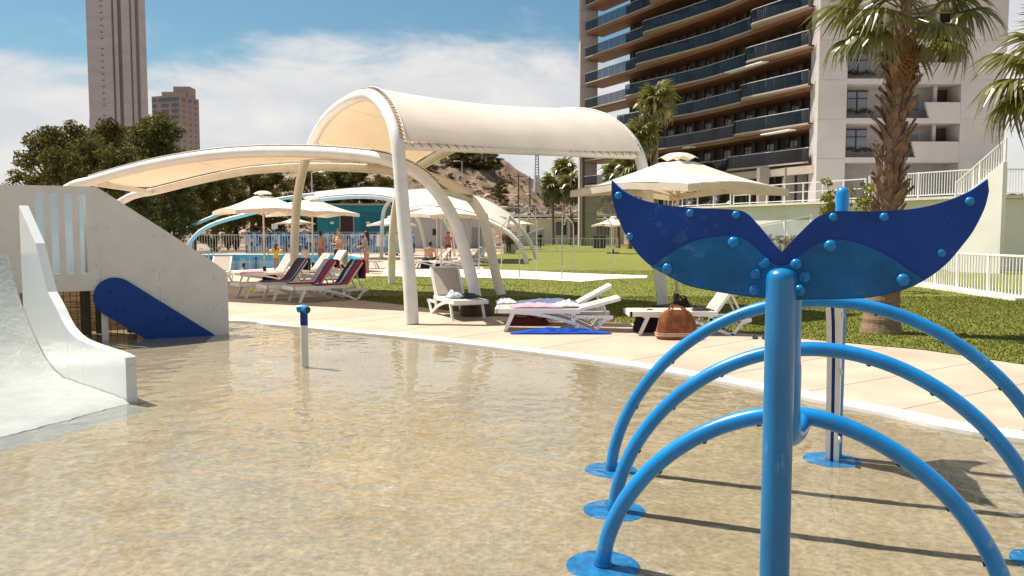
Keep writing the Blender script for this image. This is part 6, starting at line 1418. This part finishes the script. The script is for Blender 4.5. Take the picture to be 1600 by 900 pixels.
# lamp posts, mast, poles
def lamp_post(px, py0, py1, Y, label, arm):
    a, c = AT(px, py0, Y), AT(px, py1, Y); zb_ = hill_z(a.x, Y) if Y > 117 else 0
    o = thing('lamp_post', label, 'street lamp', (a.x, Y, zb_), 0, 'lamp posts'); h_ = c.z - zb_
    MB().tube([(0, 0, 0), (0, 0, h_)], [.10, .06], 8).build('pole', alu, o, local=True); MB().tube([(0, 0, h_ - .1), (arm * .5, 0, h_ + .1), (arm, 0, h_ + .05)], .05, 6).build('arm', alu, o, local=True)
    MB().ball((arm * 1.25, 0, h_ + .02), (.45, .16, .08), 8, 5).build('lamp_head', alu, o, local=True)
lamp_post(243, 380, 333, 80, 'lamp post against the dark pines left of the canopy', -1.2); lamp_post(488, 340, 269, 90, 'white lamp post between the dark pines', .9); lamp_post(722, 300, 252, 150, 'lamp post on the bare hillside', -1.0)
def pole(px, py1, Y, label):
    c = AT(px, py1, Y); zb_ = hill_z(c.x, Y) - .3; o = thing('utility_pole', label, 'utility pole', (c.x, Y, zb_), 0, 'utility poles on the hill'); h_ = c.z - zb_
    m_ = M('wood_pole', (.14, .085, .055), .9); MB().tube([(0, 0, 0), (0, 0, h_)], [.16, .11], 8).build('shaft', m_, o, local=True); MB().box((0, 0, h_ - .5), (1.6, .1, .12)).build('crossarm', m_, o, local=True)
pole(810, 271, 135, 'taller brown utility pole at the foot of the hill'); pole(828, 276, 150, 'thinner utility pole right of the taller one')
c = AT(839, 236, 190); zb_ = hill_z(c.x, 190) - .5; ms = thing('radio_mast', 'slim white radio mast standing on the hill shoulder', 'mast', (c.x, 190, zb_)); h_ = c.z - zb_
MB().tube([(0, 0, 0), (0, 0, h_ * .45)], [1.0, .7], 10).build('shaft', M('mast_grey', (.5, .48, .5), .6), ms, local=True, smooth=True)
b = MB()
for s_ in range(4): a = PI / 4 + s_ * PI / 2; b.tube([(.65 * math.cos(a), .65 * math.sin(a), h_ * .45), (.4 * math.cos(a), .4 * math.sin(a), h_)], .12, 5)
for k in range(9): z_ = h_ * (.47 + .06 * k); b.box((0, 0, z_), (.95, .95, .14)); 
b.build('lattice', M('mast_blue', (.34, .38, .50), .6), ms, local=True)
# shrub with sparse yellow-green leaves behind the tail
def shrub(name, label, loc, h_, spread, n, mat, seed, leaf=.06):
    g = random.Random(seed); o = thing(name, label, 'shrub', loc); st = MB(); cs = []
    for i in range(n):
        a = g.uniform(0, 6.28); e_ = Vector((spread * math.cos(a) * g.uniform(.4, 1), spread * .6 * math.sin(a), h_ * g.uniform(.6, 1)))
        st.tube([(0, 0, 0), e_ * .5 + Vector((0, 0, h_ * .1)), e_], [.02, .014, .006], 5)
        cs += [tuple(e_), tuple(e_ * .86 + Vector((g.uniform(-.1, .1), 0, .03)))]
    st.build('stems', bark, o, local=True); V, Fc = leaf_quads(cs, [.16] * len(cs), 1500, leaf, seed); put('leaves', crown_mesh('leaves', V, Fc, mat), mat, o)
q = AT(1325, 331, 22); shrub('shrub', 'sparse yellow-green shrub left of the big palm trunk', (q.x, 22, 0), 3.0, .95, 16, light_leaf, 4, .07)
q = AT(1225, 380, 37); shrub('dry_shrub', 'dry shrub in front of the stair balustrade', (q.x, 37, 0), 1.5, .9, 18, leaf_mat('dry_leaf', (.20, .15, .09), (.34, .27, .17), 3), 6, .05)
# slender cypresses and a tawny bush beyond the pool fence
def cypress(px, top, Y, label):
    c = AT(px, top, Y); o = thing('cypress', label, 'tree', (c.x, Y, 0)); h_ = c.z
    MB().tube([(0, 0, 0), (0, 0, h_ * .9)], [.10, .03], 6).build('trunk', bark, o, local=True)
    V, Fc = leaf_quads([(0, 0, .3 + (h_ - .4) * k / 12) for k in range(13)], [.42 * (1 - (k / 12) ** 2 * .8) * (.6 + .4 * min(1, k / 3)) for k in range(13)], 900, .12, px); put('crown', crown_mesh('crown', V, Fc, dark_leaf), dark_leaf, o)
cypress(368, 349, 72, 'dark slender cypress beyond the pool fence'); cypress(356, 355, 74, 'small dark cypress left of the slender one'); cypress(806, 316, 116, 'tiny dark cypress on the slope above the far roof')
q = AT(283, 345, 60); shrub('tawny_bush', 'tawny leafed small tree behind the canopy tube end', (q.x, 66, 0), 3.2, 1.6, 30, leaf_mat('tawny', (.20, .14, .03), (.33, .24, .06), 2), 9, .12)
q = AT(330, 385, 64); shrub('fence_bush', 'olive bush behind the pool fence bars', (q.x, 65, 0), 1.5, 2.2, 30, leaf_mat('olive', (.11, .10, .03), (.20, .17, .05), 2), 10, .12)

# everything that stands in or under the splash pool water receives the refracted sun
for o in S.objects:
    if o.type == 'MESH':
        r_ = o
        while r_.parent: r_ = r_.parent
        if r_.name.split('.')[0] in ('whale_frame', 'fin_post', 'spray_post', 'floor_jet', 'slide_tower', 'slide_chute', 'splash_pool_floor', 'splash_pool_side', 'foaming_water'): o.cycles.is_caustics_receiver = True
